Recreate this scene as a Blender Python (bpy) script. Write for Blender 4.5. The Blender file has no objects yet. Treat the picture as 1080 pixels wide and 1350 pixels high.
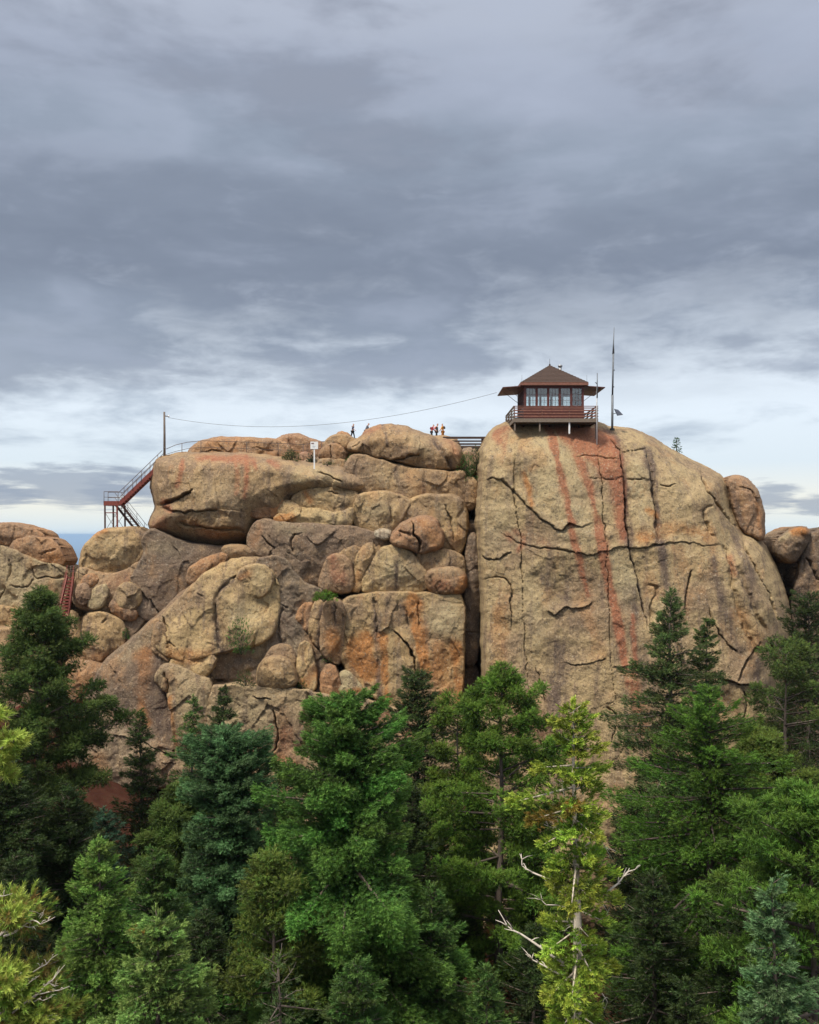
# Fire lookout on a granite dome above a conifer forest, overcast daylight.
import bpy, math, random
import numpy as np
from mathutils import Vector, Matrix

sc = bpy.context.scene
COL = sc.collection
F = 1300.0            # focal length in photograph pixels (1080 wide)
EYE_ROW = 705.0       # photograph row of the eye level
R = math.radians

# ------------------------------------------------------------------ camera
cam_d = bpy.data.cameras.new("Camera")
cam = bpy.data.objects.new("Camera", cam_d)
COL.objects.link(cam)
cam.location = (0, 0, 0)
cam.rotation_euler = (R(90), 0, 0)
cam_d.sensor_fit = 'VERTICAL'
cam_d.sensor_height = 36.0
cam_d.lens = 36.0 * F / 1350.0
cam_d.shift_y = (EYE_ROW - 675.0) / 1350.0
cam_d.clip_start = 0.1
cam_d.clip_end = 300000.0
sc.camera = cam

def at(px, py, Y):
    return Vector(((px - 540.0) / F * Y, Y, (EYE_ROW - py) / F * Y))

# ------------------------------------------------------------------ noise
def _hash(ix, iy, iz, seed):
    h = (ix.astype(np.int64) * 374761393 + iy.astype(np.int64) * 668265263
         + iz.astype(np.int64) * 2147483647 + seed * 974711) & 0xFFFFFFFF
    h = ((h ^ (h >> 13)) * 1274126177) & 0xFFFFFFFF
    h = ((h ^ (h >> 16)) * 2246822519) & 0xFFFFFFFF
    h = h ^ (h >> 15)
    return (h & 0xFFFFFF) / float(0xFFFFFF)

def vnoise(p, seed=0):
    i = np.floor(p)
    f = p - i
    f = f * f * f * (f * (f * 6 - 15) + 10)
    i = i.astype(np.int64)
    x, y, z = i[:, 0], i[:, 1], i[:, 2]
    fx, fy, fz = f[:, 0], f[:, 1], f[:, 2]
    r = 0
    for dx in (0, 1):
        wx = fx if dx else 1 - fx
        for dy in (0, 1):
            wy = fy if dy else 1 - fy
            for dz in (0, 1):
                wz = fz if dz else 1 - fz
                r = r + wx * wy * wz * _hash(x + dx, y + dy, z + dz, seed)
    return r * 2 - 1

def fbm(p, scale, octaves=3, seed=0, gain=0.5):
    q = p / scale
    a, s, tot = 1.0, 0.0, 0.0
    for k in range(octaves):
        s = s + a * vnoise(q + 17.3 * k, seed + k)
        tot += a
        a *= gain
        q = q * 2.03
    return s / tot

# ------------------------------------------------------------------ object helpers
def props(o, label=None, cat=None, group=None, kind=None):
    if label: o["label"] = label
    if cat: o["category"] = cat
    if group: o["group"] = group
    if kind: o["kind"] = kind
    return o

def empty(name, loc, label=None, cat=None, group=None, rz=0.0):
    o = bpy.data.objects.new(name, None)
    o.empty_display_size = 0.3
    o.location = loc
    o.rotation_euler = (0, 0, rz)
    COL.objects.link(o)
    return props(o, label, cat, group)

def link_mesh(name, me, mat=None, parent=None):
    o = bpy.data.objects.new(name, me)
    if mat: me.materials.append(mat)
    COL.objects.link(o)
    if parent is not None:
        o.parent = parent
    return o

def np_mesh(name, verts, faces, smooth=True):
    """faces: (M,k) int array, all with k corners."""
    me = bpy.data.meshes.new(name)
    v = np.ascontiguousarray(verts, dtype=np.float32)
    f = np.ascontiguousarray(faces, dtype=np.int32)
    n, k = f.shape
    me.vertices.add(len(v)); me.vertices.foreach_set("co", v.ravel())
    me.loops.add(n * k); me.loops.foreach_set("vertex_index", f.ravel())
    me.polygons.add(n)
    me.polygons.foreach_set("loop_start", np.arange(0, n * k, k, dtype=np.int32))
    me.polygons.foreach_set("loop_total", np.full(n, k, dtype=np.int32))
    me.polygons.foreach_set("use_smooth", np.full(n, smooth, dtype=bool))
    me.update(calc_edges=True)
    return me

class MB:
    """collects boxes, bars and tubes into ONE mesh"""
    def __init__(s): s.v, s.f, s.sm = [], [], []
    def add(s, vs, fs, sm=False):
        b = len(s.v)
        s.v += [tuple(v) for v in vs]
        s.f += [tuple(i + b for i in f) for f in fs]
        s.sm += [sm] * len(fs)
        return s
    def box(s, x0, x1, y0, y1, z0, z1):
        vs = [(x, y, z) for z in (z0, z1) for y in (y0, y1) for x in (x0, x1)]
        return s.add(vs, [(0, 2, 3, 1), (4, 5, 7, 6), (0, 1, 5, 4), (2, 6, 7, 3), (0, 4, 6, 2), (1, 3, 7, 5)])
    def bar(s, a, b, w, h, up=(0, 0, 1)):
        a, b = Vector(a), Vector(b)
        d = (b - a).normalized()
        u = Vector(up)
        if abs(d.dot(u)) > 0.98: u = Vector((0, 1, 0))
        r = d.cross(u).normalized() * (w / 2)
        t = r.cross(d).normalized() * (h / 2)
        vs = [p + q for p in (a, b) for q in (-r - t, r - t, r + t, -r + t)]
        return s.add(vs, [(0, 3, 2, 1), (4, 5, 6, 7), (0, 1, 5, 4), (1, 2, 6, 5), (2, 3, 7, 6), (3, 0, 4, 7)])
    def tube(s, pts, rad, n=8):
        pts = [Vector(p) for p in pts]
        rads = rad if isinstance(rad, (list, tuple)) else [rad] * len(pts)
        vs, fs = [], []
        ref = None
        for i, p in enumerate(pts):
            d = (pts[min(i + 1, len(pts) - 1)] - pts[max(i - 1, 0)]).normalized()
            if ref is None:
                ref = Vector((1, 0, 0)) if abs(d.x) < 0.8 else Vector((0, 1, 0))
            u = (ref - d * ref.dot(d)).normalized(); w = d.cross(u); ref = u
            for k in range(n):
                a = 2 * math.pi * k / n
                vs.append(p + (u * math.cos(a) + w * math.sin(a)) * rads[i])
        for i in range(len(pts) - 1):
            for k in range(n):
                k2 = (k + 1) % n
                fs.append((i * n + k, i * n + k2, (i + 1) * n + k2, (i + 1) * n + k))
        s.add(vs, fs, True)
        b = len(s.v) - len(vs)
        s.f += [tuple(b + k for k in reversed(range(n))), tuple(b + (len(pts) - 1) * n + k for k in range(n))]
        s.sm += [False, False]
        return s
    def build(s, name, mat, parent=None):
        me = bpy.data.meshes.new(name)
        me.from_pydata(s.v, [], s.f)
        me.polygons.foreach_set("use_smooth", s.sm)
        me.update()
        return link_mesh(name, me, mat, parent)

# ------------------------------------------------------------------ materials
def new_mat(name):
    m = bpy.data.materials.new(name)
    m.use_nodes = True
    nt = m.node_tree
    bs = nt.nodes["Principled BSDF"]
    return m, nt, bs

def N(nt, typ, **kw):
    n = nt.nodes.new(typ)
    for k, v in kw.items():
        if k in ('inp',):
            for kk, vv in v.items(): n.inputs[kk].default_value = vv
        else: setattr(n, k, v)
    return n

def mixc(nt, a, b, fac, blend='MIX'):
    n = nt.nodes.new("ShaderNodeMix"); n.data_type = 'RGBA'; n.blend_type = blend
    for sock, val in ((n.inputs[0], fac), (n.inputs[6], a), (n.inputs[7], b)):
        if hasattr(val, 'links') or hasattr(val, 'is_linked'): nt.links.new(val, sock)
        else: sock.default_value = val
    return n.outputs[2]

def math_(nt, op, a, b=None, c=None, clamp=False):
    n = nt.nodes.new("ShaderNodeMath"); n.operation = op; n.use_clamp = clamp
    for i, val in enumerate((a, b, c)):
        if val is None: continue
        if hasattr(val, 'is_linked'): nt.links.new(val, n.inputs[i])
        else: n.inputs[i].default_value = val
    return n.outputs[0]

def ramp(nt, fac, stops, interp='LINEAR'):
    n = nt.nodes.new("ShaderNodeValToRGB"); n.color_ramp.interpolation = interp
    el = n.color_ramp.elements
    while len(el) < len(stops): el.new(0.5)
    for e, (p, c) in zip(el, stops):
        e.position = p
        e.color = c if len(c) == 4 else (*c, 1)
    if fac is not None: nt.links.new(fac, n.inputs[0])
    return n.outputs[0]

def noise(nt, vec, scale, detail=3.0, rough=0.55, dist=0.0):
    n = nt.nodes.new("ShaderNodeTexNoise")
    n.inputs['Scale'].default_value = scale
    n.inputs['Detail'].default_value = detail
    n.inputs['Roughness'].default_value = rough
    n.inputs['Distortion'].default_value = dist
    if vec is not None: nt.links.new(vec, n.inputs['Vector'])
    return n.outputs['Fac']

def mapping(nt, vec, scale=(1, 1, 1), loc=(0, 0, 0)):
    n = nt.nodes.new("ShaderNodeMapping")
    n.inputs['Scale'].default_value = scale
    n.inputs['Location'].default_value = loc
    nt.links.new(vec, n.inputs['Vector'])
    return n.outputs[0]

def smooth01(nt, val, lo, hi):
    n = nt.nodes.new("ShaderNodeMapRange"); n.interpolation_type = 'SMOOTHSTEP'
    nt.links.new(val, n.inputs[0])
    n.inputs[1].default_value = lo; n.inputs[2].default_value = hi
    return n.outputs[0]

def srgb(r, g, b):
    f = lambda c: (c / 255 / 12.92) if c / 255 <= 0.04045 else ((c / 255 + 0.055) / 1.055) ** 2.4
    return (f(r), f(g), f(b), 1.0)

def simple_mat(name, col, rough=0.8, metal=0.0, var=0.25, scale=6.0, stretch=(1, 1, 1), bump=0.0):
    m, nt, bs = new_mat(name)
    tc = nt.nodes.new("ShaderNodeTexCoord").outputs['Object']
    v = mapping(nt, tc, stretch)
    f = noise(nt, v, scale, 5, 0.65)
    lo = tuple(c * (1 - var) for c in col[:3]) + (1,)
    hi = tuple(min(1, c * (1 + var)) for c in col[:3]) + (1,)
    nt.links.new(ramp(nt, f, [(0.3, lo), (0.7, hi)]), bs.inputs['Base Color'])
    bs.inputs['Roughness'].default_value = rough
    bs.inputs['Metallic'].default_value = metal
    if bump:
        b = nt.nodes.new("ShaderNodeBump"); b.inputs['Strength'].default_value = bump; b.inputs['Distance'].default_value = 0.02
        nt.links.new(f, b.inputs['Height']); nt.links.new(b.outputs[0], bs.inputs['Normal'])
    return m

def granite():
    m, nt, bs = new_mat("granite")
    L = nt.links
    geo = nt.nodes.new("ShaderNodeNewGeometry").outputs['Position']
    oi = nt.nodes.new("ShaderNodeObjectInfo")
    at_ = nt.nodes.new("ShaderNodeAttribute"); at_.attribute_name = "stain"
    sep = nt.nodes.new("ShaderNodeSeparateColor"); L.new(at_.outputs['Color'], sep.inputs[0])
    red, dark, lich = sep.outputs[0], sep.outputs[1], sep.outputs[2]
    orange = at_.outputs['Alpha']
    at2 = nt.nodes.new("ShaderNodeAttribute"); at2.attribute_name = "veg"
    broad = noise(nt, geo, 0.25, 5, 0.6)
    mid = noise(nt, geo, 1.1, 7, 0.72)
    streak = noise(nt, mapping(nt, geo, (1.7, 1.0, 0.14)), 1.0, 6, 0.65)
    fine = noise(nt, geo, 3.4, 6, 0.82)
    grain = noise(nt, geo, 7.5, 4, 0.9)
    # base tone from the object colour
    c = oi.outputs['Color']
    c = mixc(nt, c, (0.255, 0.18, 0.125, 1), math_(nt, 'MULTIPLY', smooth01(nt, broad, 0.47, 0.62), 0.68))
    c = mixc(nt, c, mixc(nt, c, (0.60, 0.44, 0.26, 1), 0.6), math_(nt, 'MULTIPLY', smooth01(nt, mid, 0.50, 0.66), 0.5))
    c = mixc(nt, c, (0.185, 0.135, 0.105, 1), math_(nt, 'MULTIPLY', smooth01(nt, streak, 0.49, 0.64), 0.65))
    rust = noise(nt, mapping(nt, geo, (1, 1, 0.5), (7, 3, 5)), 0.5, 5, 0.65)
    c = mixc(nt, c, (0.45, 0.265, 0.13, 1), math_(nt, 'MULTIPLY', smooth01(nt, rust, 0.52, 0.70), 0.55))
    # pale lichen
    lf = math_(nt, 'MULTIPLY', lich, smooth01(nt, fine, 0.32, 0.56), clamp=True)
    c = mixc(nt, c, (0.50, 0.43, 0.27, 1), math_(nt, 'MULTIPLY', lf, 0.8))
    # dark seeps along the fall line; painted shade under overhangs and in recesses
    df = math_(nt, 'MULTIPLY', dark, math_(nt, 'ADD', smooth01(nt, math_(nt, 'ADD', math_(nt, 'MULTIPLY', streak, 0.6), math_(nt, 'MULTIPLY', fine, 0.4)), 0.36, 0.56), 0.22), clamp=True)
    c = mixc(nt, c, (0.12, 0.088, 0.078, 1), math_(nt, 'MULTIPLY', df, 0.88))
    # orange undersides
    of = math_(nt, 'MULTIPLY', orange, math_(nt, 'ADD', smooth01(nt, fine, 0.30, 0.60), 0.4), clamp=True)
    c = mixc(nt, c, (0.45, 0.19, 0.055, 1), math_(nt, 'MULTIPLY', of, 0.82))
    # iron red streaks
    rf = math_(nt, 'MULTIPLY', red, math_(nt, 'ADD', smooth01(nt, fine, 0.30, 0.58), math_(nt, 'MULTIPLY', smooth01(nt, streak, 0.32, 0.55), 0.6)), clamp=True)
    c = mixc(nt, c, (0.35, 0.135, 0.075, 1), math_(nt, 'MULTIPLY', rf, 0.88))
    # crystals and lichen specks
    c = mixc(nt, c, (0.09, 0.072, 0.06, 1), math_(nt, 'MULTIPLY', smooth01(nt, fine, 0.53, 0.63), 0.78))
    c = mixc(nt, c, mixc(nt, c, (0.72, 0.62, 0.46, 1), 0.55), math_(nt, 'MULTIPLY', smooth01(nt, grain, 0.55, 0.65), 0.78))
    c = mixc(nt, c, (0.10, 0.08, 0.065, 1), math_(nt, 'MULTIPLY', smooth01(nt, grain, 0.45, 0.35), 0.8))
    vo = nt.nodes.new("ShaderNodeTexVoronoi"); vo.inputs['Scale'].default_value = 2.6; L.new(geo, vo.inputs['Vector'])
    spot = math_(nt, 'MULTIPLY', smooth01(nt, vo.outputs['Distance'], 0.22, 0.1), smooth01(nt, rust, 0.35, 0.55))
    c = mixc(nt, c, (0.52, 0.49, 0.40, 1), math_(nt, 'MULTIPLY', spot, 0.4))
    c = mixc(nt, c, (0.89, 0.83, 0.735, 1), 1.0, 'MULTIPLY')
    L.new(c, bs.inputs['Base Color'])
    bs.inputs['Roughness'].default_value = 0.92
    bs.inputs['Specular IOR Level'].default_value = 0.25
    h = math_(nt, 'ADD', math_(nt, 'MULTIPLY', mid, 0.6), math_(nt, 'MULTIPLY', fine, 0.35))
    h = math_(nt, 'ADD', h, math_(nt, 'MULTIPLY', grain, 0.22))
    b = nt.nodes.new("ShaderNodeBump"); b.inputs['Strength'].default_value = 1.0; b.inputs['Distance'].default_value = 0.32
    L.new(h, b.inputs['Height']); L.new(b.outputs[0], bs.inputs['Normal'])
    return m
GRANITE = granite()
ZEN, BEHIND, SUN_E = 2.6, 0.45, 4.3
# ------------------------------------------------------------------ sky, sun
SUN_EL, SUN_AZ = R(58), R(222)        # azimuth clockwise from +Y (view direction): behind the camera, to its left
wd = bpy.data.worlds.new("World"); sc.world = wd; wd.use_nodes = True
nt = wd.node_tree
bg = nt.nodes["Background"]
gen = nt.nodes.new("ShaderNodeTexCoord").outputs['Generated']
sx = nt.nodes.new("ShaderNodeSeparateXYZ"); nt.links.new(gen, sx.inputs[0])
dx, dy, dz = sx.outputs
hyp = math_(nt, 'SQRT', math_(nt, 'ADD', math_(nt, 'MULTIPLY', dx, dx), math_(nt, 'MULTIPLY', dy, dy)))
hyp = math_(nt, 'MAXIMUM', hyp, 0.02)
t = math_(nt, 'DIVIDE', dz, hyp)                    # tangent of the elevation
az = math_(nt, 'ARCTAN2', dx, dy)                   # radians, 0 = view direction
# cloud deck coordinates: azimuth and a compressed elevation, so banks flatten toward the horizon
tp = math_(nt, 'POWER', math_(nt, 'MAXIMUM', t, 0.0), 0.75)
cv = nt.nodes.new("ShaderNodeCombineXYZ")
nt.links.new(math_(nt, 'MULTIPLY', az, 1.0), cv.inputs[0]); nt.links.new(tp, cv.inputs[1])
cvec = cv.outputs[0]
n_big = noise(nt, mapping(nt, cvec, (2.2, 7.0, 1), (3.1, 0.3, 0)), 1.0, 4, 0.5, 0.3)
n_bank = noise(nt, mapping(nt, cvec, (4.6, 11.5, 1), (1.7, 2.2, 1.3)), 1.0, 8, 0.55, 0.2)
n_wisp = noise(nt, mapping(nt, cvec, (14.0, 36.0, 1), (5.7, 4.2, 4)), 1.0, 7, 0.62, 0.3)
tw = math_(nt, 'ADD', t, math_(nt, 'MULTIPLY', math_(nt, 'SUBTRACT', n_big, 0.5), 0.14))
tw = math_(nt, 'ADD', tw, math_(nt, 'MULTIPLY', math_(nt, 'SUBTRACT', n_wisp, 0.5), 0.03))
S = lambda p: max(0.0, min(1.0, p / 0.6))
deck = ramp(nt, math_(nt, 'DIVIDE', tw, 0.6), [
    (S(0.0), srgb(196, 211, 224)), (S(0.06), srgb(182, 195, 208)), (S(0.11), srgb(170, 184, 200)), (S(0.16), srgb(158, 168, 183)),
    (S(0.20), srgb(143, 154, 171)), (S(0.26), srgb(131, 141, 158)), (S(0.32), srgb(135, 145, 162)),
    (S(0.38), srgb(150, 161, 178)), (S(0.46), srgb(166, 175, 193)), (S(0.56), srgb(180, 188, 204))], 'EASE')
bright = ramp(nt, math_(nt, 'DIVIDE', t, 0.6), [
    (S(0.0), srgb(214, 229, 238)), (S(0.03), srgb(242, 241, 230)), (S(0.07), srgb(222, 234, 242)), (S(0.12), srgb(230, 241, 251)),
    (S(0.18), srgb(220, 230, 241)), (S(0.24), srgb(186, 195, 209)), (S(0.32), srgb(158, 167, 183)), (S(0.6), srgb(176, 181, 197))])
# openness: wide bright gaps low down, a closed deck above
openr = ramp(nt, math_(nt, 'DIVIDE', t, 0.6), [
    (S(0.0), (0.9,) * 3), (S(0.05), (0.66,) * 3), (S(0.09), (0.56,) * 3), (S(0.125), (0.74,) * 3), (S(0.15), (0.60,) * 3), (S(0.18), (0.46,) * 3),
    (S(0.24), (0.36,) * 3), (S(0.30), (0.22,) * 3), (S(0.45), (0.35,) * 3), (S(0.6), (0.35,) * 3)])
mix_n = math_(nt, 'ADD', math_(nt, 'MULTIPLY', n_bank, 0.76), math_(nt, 'MULTIPLY', n_wisp, 0.24))
gap = smooth01(nt, math_(nt, 'SUBTRACT', math_(nt, 'ADD', math_(nt, 'ADD', openr, math_(nt, 'MULTIPLY', az, 0.22)), math_(nt, 'MULTIPLY', math_(nt, 'SUBTRACT', mix_n, 0.5), 2.5)), 0.5), -0.22, 0.28)
cloud = mixc(nt, deck, bright, gap)
# soft mottling of the closed deck
cloud = mixc(nt, cloud, srgb(112, 122, 139), math_(nt, 'MULTIPLY', math_(nt, 'MULTIPLY', smooth01(nt, n_bank, 0.47, 0.66), smooth01(nt, t, 0.1, 0.2)), 0.42))
cloud = mixc(nt, cloud, srgb(182, 191, 210), math_(nt, 'MULTIPLY', math_(nt, 'MULTIPLY', smooth01(nt, n_bank, 0.50, 0.32), smooth01(nt, t, 0.12, 0.2)), 0.34))
cloud = mixc(nt, cloud, srgb(178, 188, 208), math_(nt, 'MULTIPLY', math_(nt, 'MULTIPLY', smooth01(nt, n_wisp, 0.52, 0.72), smooth01(nt, t, 0.12, 0.3)), 0.14))
# a few low dark cumulus near the horizon
n_cu = noise(nt, mapping(nt, cvec, (13.0, 52.0, 1), (2.4, 0.9, 7)), 1.0, 6, 0.6, 0.2)
for a0, aw, t0, tw_, thr in ((-0.33, 0.09, 0.047, 0.022, 0.44), (-0.41, 0.06, 0.036, 0.012, 0.42), (0.35, 0.03, 0.037, 0.015, 0.46), (0.405, 0.045, 0.029, 0.010, 0.42), (-0.27, 0.05, 0.045, 0.02, 0.45)):
    q1 = math_(nt, 'POWER', math_(nt, 'DIVIDE', math_(nt, 'SUBTRACT', az, a0), aw), 2.0)
    q2 = math_(nt, 'POWER', math_(nt, 'DIVIDE', math_(nt, 'SUBTRACT', t, t0), tw_), 2.0)
    env = math_(nt, 'SUBTRACT', 1.0, math_(nt, 'ADD', q1, q2))
    v = math_(nt, 'ADD', math_(nt, 'MULTIPLY', env, 0.26), math_(nt, 'SUBTRACT', n_cu, thr))
    cloud = mixc(nt, cloud, srgb(152, 163, 181), math_(nt, 'MULTIPLY', smooth01(nt, v, 0.02, 0.26), 0.8))
# unseen sky overhead and behind the viewer, brightened to light the rock
over = math_(nt, 'ADD', 1.0, math_(nt, 'MULTIPLY', smooth01(nt, t, 0.6, 1.8), ZEN))
behind = math_(nt, 'ADD', 1.0, math_(nt, 'MULTIPLY', smooth01(nt, dy, 0.25, -0.7), BEHIND))
lum = nt.nodes.new("ShaderNodeVectorMath"); lum.operation = 'SCALE'
nt.links.new(cloud, lum.inputs[0]); nt.links.new(math_(nt, 'MULTIPLY', over, behind), lum.inputs['Scale'])
warm = mixc(nt, (1, 1, 1, 1), (1.0, 0.93, 0.82, 1), smooth01(nt, t, 0.5, 1.5))
lumc = mixc(nt, lum.outputs[0], warm, 1.0, 'MULTIPLY')
sky = nt.nodes.new("ShaderNodeTexSky"); sky.sky_type = 'NISHITA'; sky.sun_disc = False
sky.sun_elevation = SUN_EL; sky.sun_rotation = SUN_AZ; sky.altitude = 2800
sk = nt.nodes.new("ShaderNodeVectorMath"); sk.operation = 'SCALE'; sk.inputs['Scale'].default_value = 0.08
nt.links.new(sky.outputs[0], sk.inputs[0])
final = mixc(nt, sk.outputs[0], lumc, 0.93)
nt.links.new(final, bg.inputs['Color']); bg.inputs['Strength'].default_value = 1.0

sd = bpy.data.lights.new("Sun", 'SUN'); sd.energy = SUN_E; sd.angle = R(9); sd.color = (1.0, 0.93, 0.82)
so = bpy.data.objects.new("Sun", sd); COL.objects.link(so)
sdir = Vector((math.sin(SUN_AZ) * math.cos(SUN_EL), math.cos(SUN_AZ) * math.cos(SUN_EL), math.sin(SUN_EL)))
so.rotation_euler = sdir.to_track_quat('Z', 'Y').to_euler()
sc.view_settings.view_transform = 'Standard'; sc.view_settings.look = 'None'
sc.view_settings.gamma = 1.0; sc.view_settings.exposure = 0.1; sc.view_settings.use_curve_mapping = False

# ------------------------------------------------------------------ ground: one sheet to the horizon
def ground_z(x, y):
    x = np.asarray(x, float); y = np.asarray(y, float)
    foot = np.clip(-19.5 - 0.55 * (x + 24), -34.5, -15.0)
    valley = np.clip(-27.0 - 0.22 * (x + 10), -33.0, -22.0)
    w = np.clip((y - 52) / 22, 0, 1); w = w * w * (3 - 2 * w)
    base = valley * (1 - w) + foot * w
    base = base + np.clip((34 - y) / 26, 0, 1) * 9.0
    base = base + np.clip((y - 84) / 12, 0, 1) * 4.0
    r = np.sqrt(x * x + y * y)
    far = np.clip((r - 115) / 3500.0, 0, 1)
    fall = 1 - (1 - far) ** 3
    P = np.stack([x, y, np.zeros_like(x)], -1).reshape(-1, 3)
    n1 = fbm(P, 16.0, 4, 5).reshape(x.shape)
    n2 = fbm(P, 900.0, 5, 9).reshape(x.shape)
    z = base * (1 - fall) + (-720.0) * fall + n1 * 0.7 * (1 - fall)
    z = z + n2 * 110 * np.clip((r - 300) / 1500, 0, 1) * np.clip(1 - (r - 6000) / 6000, 0, 1)
    return z

def make_ground():
    nr, na = 190, 220
    rr = np.concatenate([[0.0], np.geomspace(2.0, 140.0, 110), np.geomspace(150.0, 110000.0, nr - 111)])
    aa = np.linspace(0, 2 * np.pi, na, endpoint=False)
    RR, AA = np.meshgrid(rr, aa, indexing='ij')
    X, Y = RR * np.sin(AA), RR * np.cos(AA)
    Z = ground_z(X, Y)
    V = np.stack([X, Y, Z], -1).reshape(-1, 3)
    i, j = np.meshgrid(np.arange(nr - 1), np.arange(na), indexing='ij')
    j2 = (j + 1) % na
    Fq = np.stack([i * na + j, (i + 1) * na + j, (i + 1) * na + j2, i * na + j2], -1).reshape(-1, 4)
    me = np_mesh("ground", V, Fq[:, ::-1])
    m, nt, bs = new_mat("ground")
    geo = nt.nodes.new("ShaderNodeNewGeometry").outputs['Position']
    a = noise(nt, geo, 0.5, 6, 0.7); b = noise(nt, geo, 4.0, 5, 0.75)
    c = ramp(nt, a, [(0.3, (0.026, 0.010, 0.006)), (0.5, (0.050, 0.017, 0.010)), (0.72, (0.075, 0.032, 0.018))])
    c = mixc(nt, c, (0.035, 0.028, 0.014, 1), math_(nt, 'MULTIPLY', smooth01(nt, b, 0.5, 0.7), 0.7))
    f1 = noise(nt, geo, 0.0009, 6, 0.6)
    farc = ramp(nt, f1, [(0.4, (0.035, 0.05, 0.025)), (0.55, (0.10, 0.09, 0.05)), (0.7, (0.16, 0.14, 0.08))])
    ln = nt.nodes.new("ShaderNodeVectorMath"); ln.operation = 'LENGTH'; nt.links.new(geo, ln.inputs[0])
    c = mixc(nt, c, farc, smooth01(nt, ln.outputs['Value'], 140, 500))
    nt.links.new(c, bs.inputs['Base Color']); bs.inputs['Roughness'].default_value = 1.0
    bs.inputs['Specular IOR Level'].default_value = 0.1
    bp = nt.nodes.new("ShaderNodeBump"); bp.inputs['Strength'].default_value = 0.6; bp.inputs['Distance'].default_value = 0.15
    nt.links.new(b, bp.inputs['Height']); nt.links.new(bp.outputs[0], bs.inputs['Normal'])
    o = link_mesh("ground", me, m)
    props(o, kind="structure")
make_ground()

def haze_box():
    zt = 24.0
    m = MB().box(-112000, 112000, -112000, 112000, -860, zt)
    mt = bpy.data.materials.new("haze"); mt.use_nodes = True
    nt = mt.node_tree; nt.nodes.clear()
    out = nt.nodes.new("ShaderNodeOutputMaterial"); pv = nt.nodes.new("ShaderNodeVolumePrincipled")
    pv.inputs['Color'].default_value = (0.52, 0.74, 1.0, 1); pv.inputs['Density'].default_value = 4.5e-5; pv.inputs['Anisotropy'].default_value = 0.2
    nt.links.new(pv.outputs[0], out.inputs['Volume'])
    props(m.build("haze", mt), kind="stuff")
haze_box()
FACET = 1.0
# ------------------------------------------------------------------ rocks
# Each rock is a closed solid: an outline with its own distance, thickness and rounded edges, carved by its cracks.
PXM = 16.0
def chaikin(pts, n=2, closed=True):
    p = np.asarray(pts, float)
    for _ in range(n):
        if closed: q = np.roll(p, -1, 0); a, b = p, q
        else: a, b = p[:-1], p[1:]
        out = np.empty((2 * len(a), 2))
        out[0::2] = a * 0.75 + b * 0.25; out[1::2] = a * 0.25 + b * 0.75
        p = out if closed else np.vstack([p[:1], out, p[-1:]])
    return p

def resample(p, d):
    out = []
    for a, b in zip(p, np.roll(p, -1, 0)):
        n = max(1, int(np.linalg.norm(b - a) / d))
        out += [a + (b - a) * k / n for k in range(n)]
    return np.array(out)

def polydist(P, pts, closed, rseg=None):
    """distance to a polyline (optionally scaled per segment), nearest point, and side of the nearest segment"""
    A = np.asarray(pts, float); B = np.roll(A, -1, 0) if closed else A[1:]
    if not closed: A = A[:-1]
    best = np.full(len(P), 1e9); near = np.zeros_like(P); u = np.full(len(P), 1e9); side = np.zeros(len(P)); tt = np.zeros(len(P))
    for k in range(len(A)):
        d = B[k] - A[k]; L2 = d @ d + 1e-9
        t = np.clip(((P - A[k]) @ d) / L2, 0, 1)
        c = A[k] + t[:, None] * d
        w = P - c
        dist = np.sqrt((w * w).sum(1))
        m = dist < best
        best = np.where(m, dist, best); near[m] = c[m]
        side = np.where(m, d[0] * (P[:, 1] - A[k][1]) - d[1] * (P[:, 0] - A[k][0]), side)
        tt = np.where(m, (k + t) / len(A), tt)
        if rseg is not None: u = np.minimum(u, dist / rseg[k])
    return best, near, u, side, tt

def inside(P, pts):
    A = np.asarray(pts, float); B = np.roll(A, -1, 0)
    c = np.zeros(len(P), bool)
    x, y = P[:, 0], P[:, 1]
    for (x0, y0), (x1, y1) in zip(A, B):
        if y0 == y1: continue
        m = ((y0 > y) != (y1 > y)) & (x < (x1 - x0) * (y - y0) / (y1 - y0) + x0)
        c ^= m
    return c

def blur(h, mask, n):
    for _ in range(n):
        p = np.pad(h, 1, mode='edge')
        h2 = (p[:-2, 1:-1] + p[2:, 1:-1] + p[1:-1, :-2] + p[1:-1, 2:] + 4 * h) / 8
        h = np.where(mask, h2, h)
    return h

GL = "boulders and slabs of the left cliff"
TAN, BROWN, PURPLE, RUST, YELLOW, GREY = ((0.47, 0.335, 0.18), (0.385, 0.265, 0.15), (0.25, 0.185, 0.135), (0.42, 0.235, 0.125), (0.52, 0.39, 0.21), (0.23, 0.18, 0.14))

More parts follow.
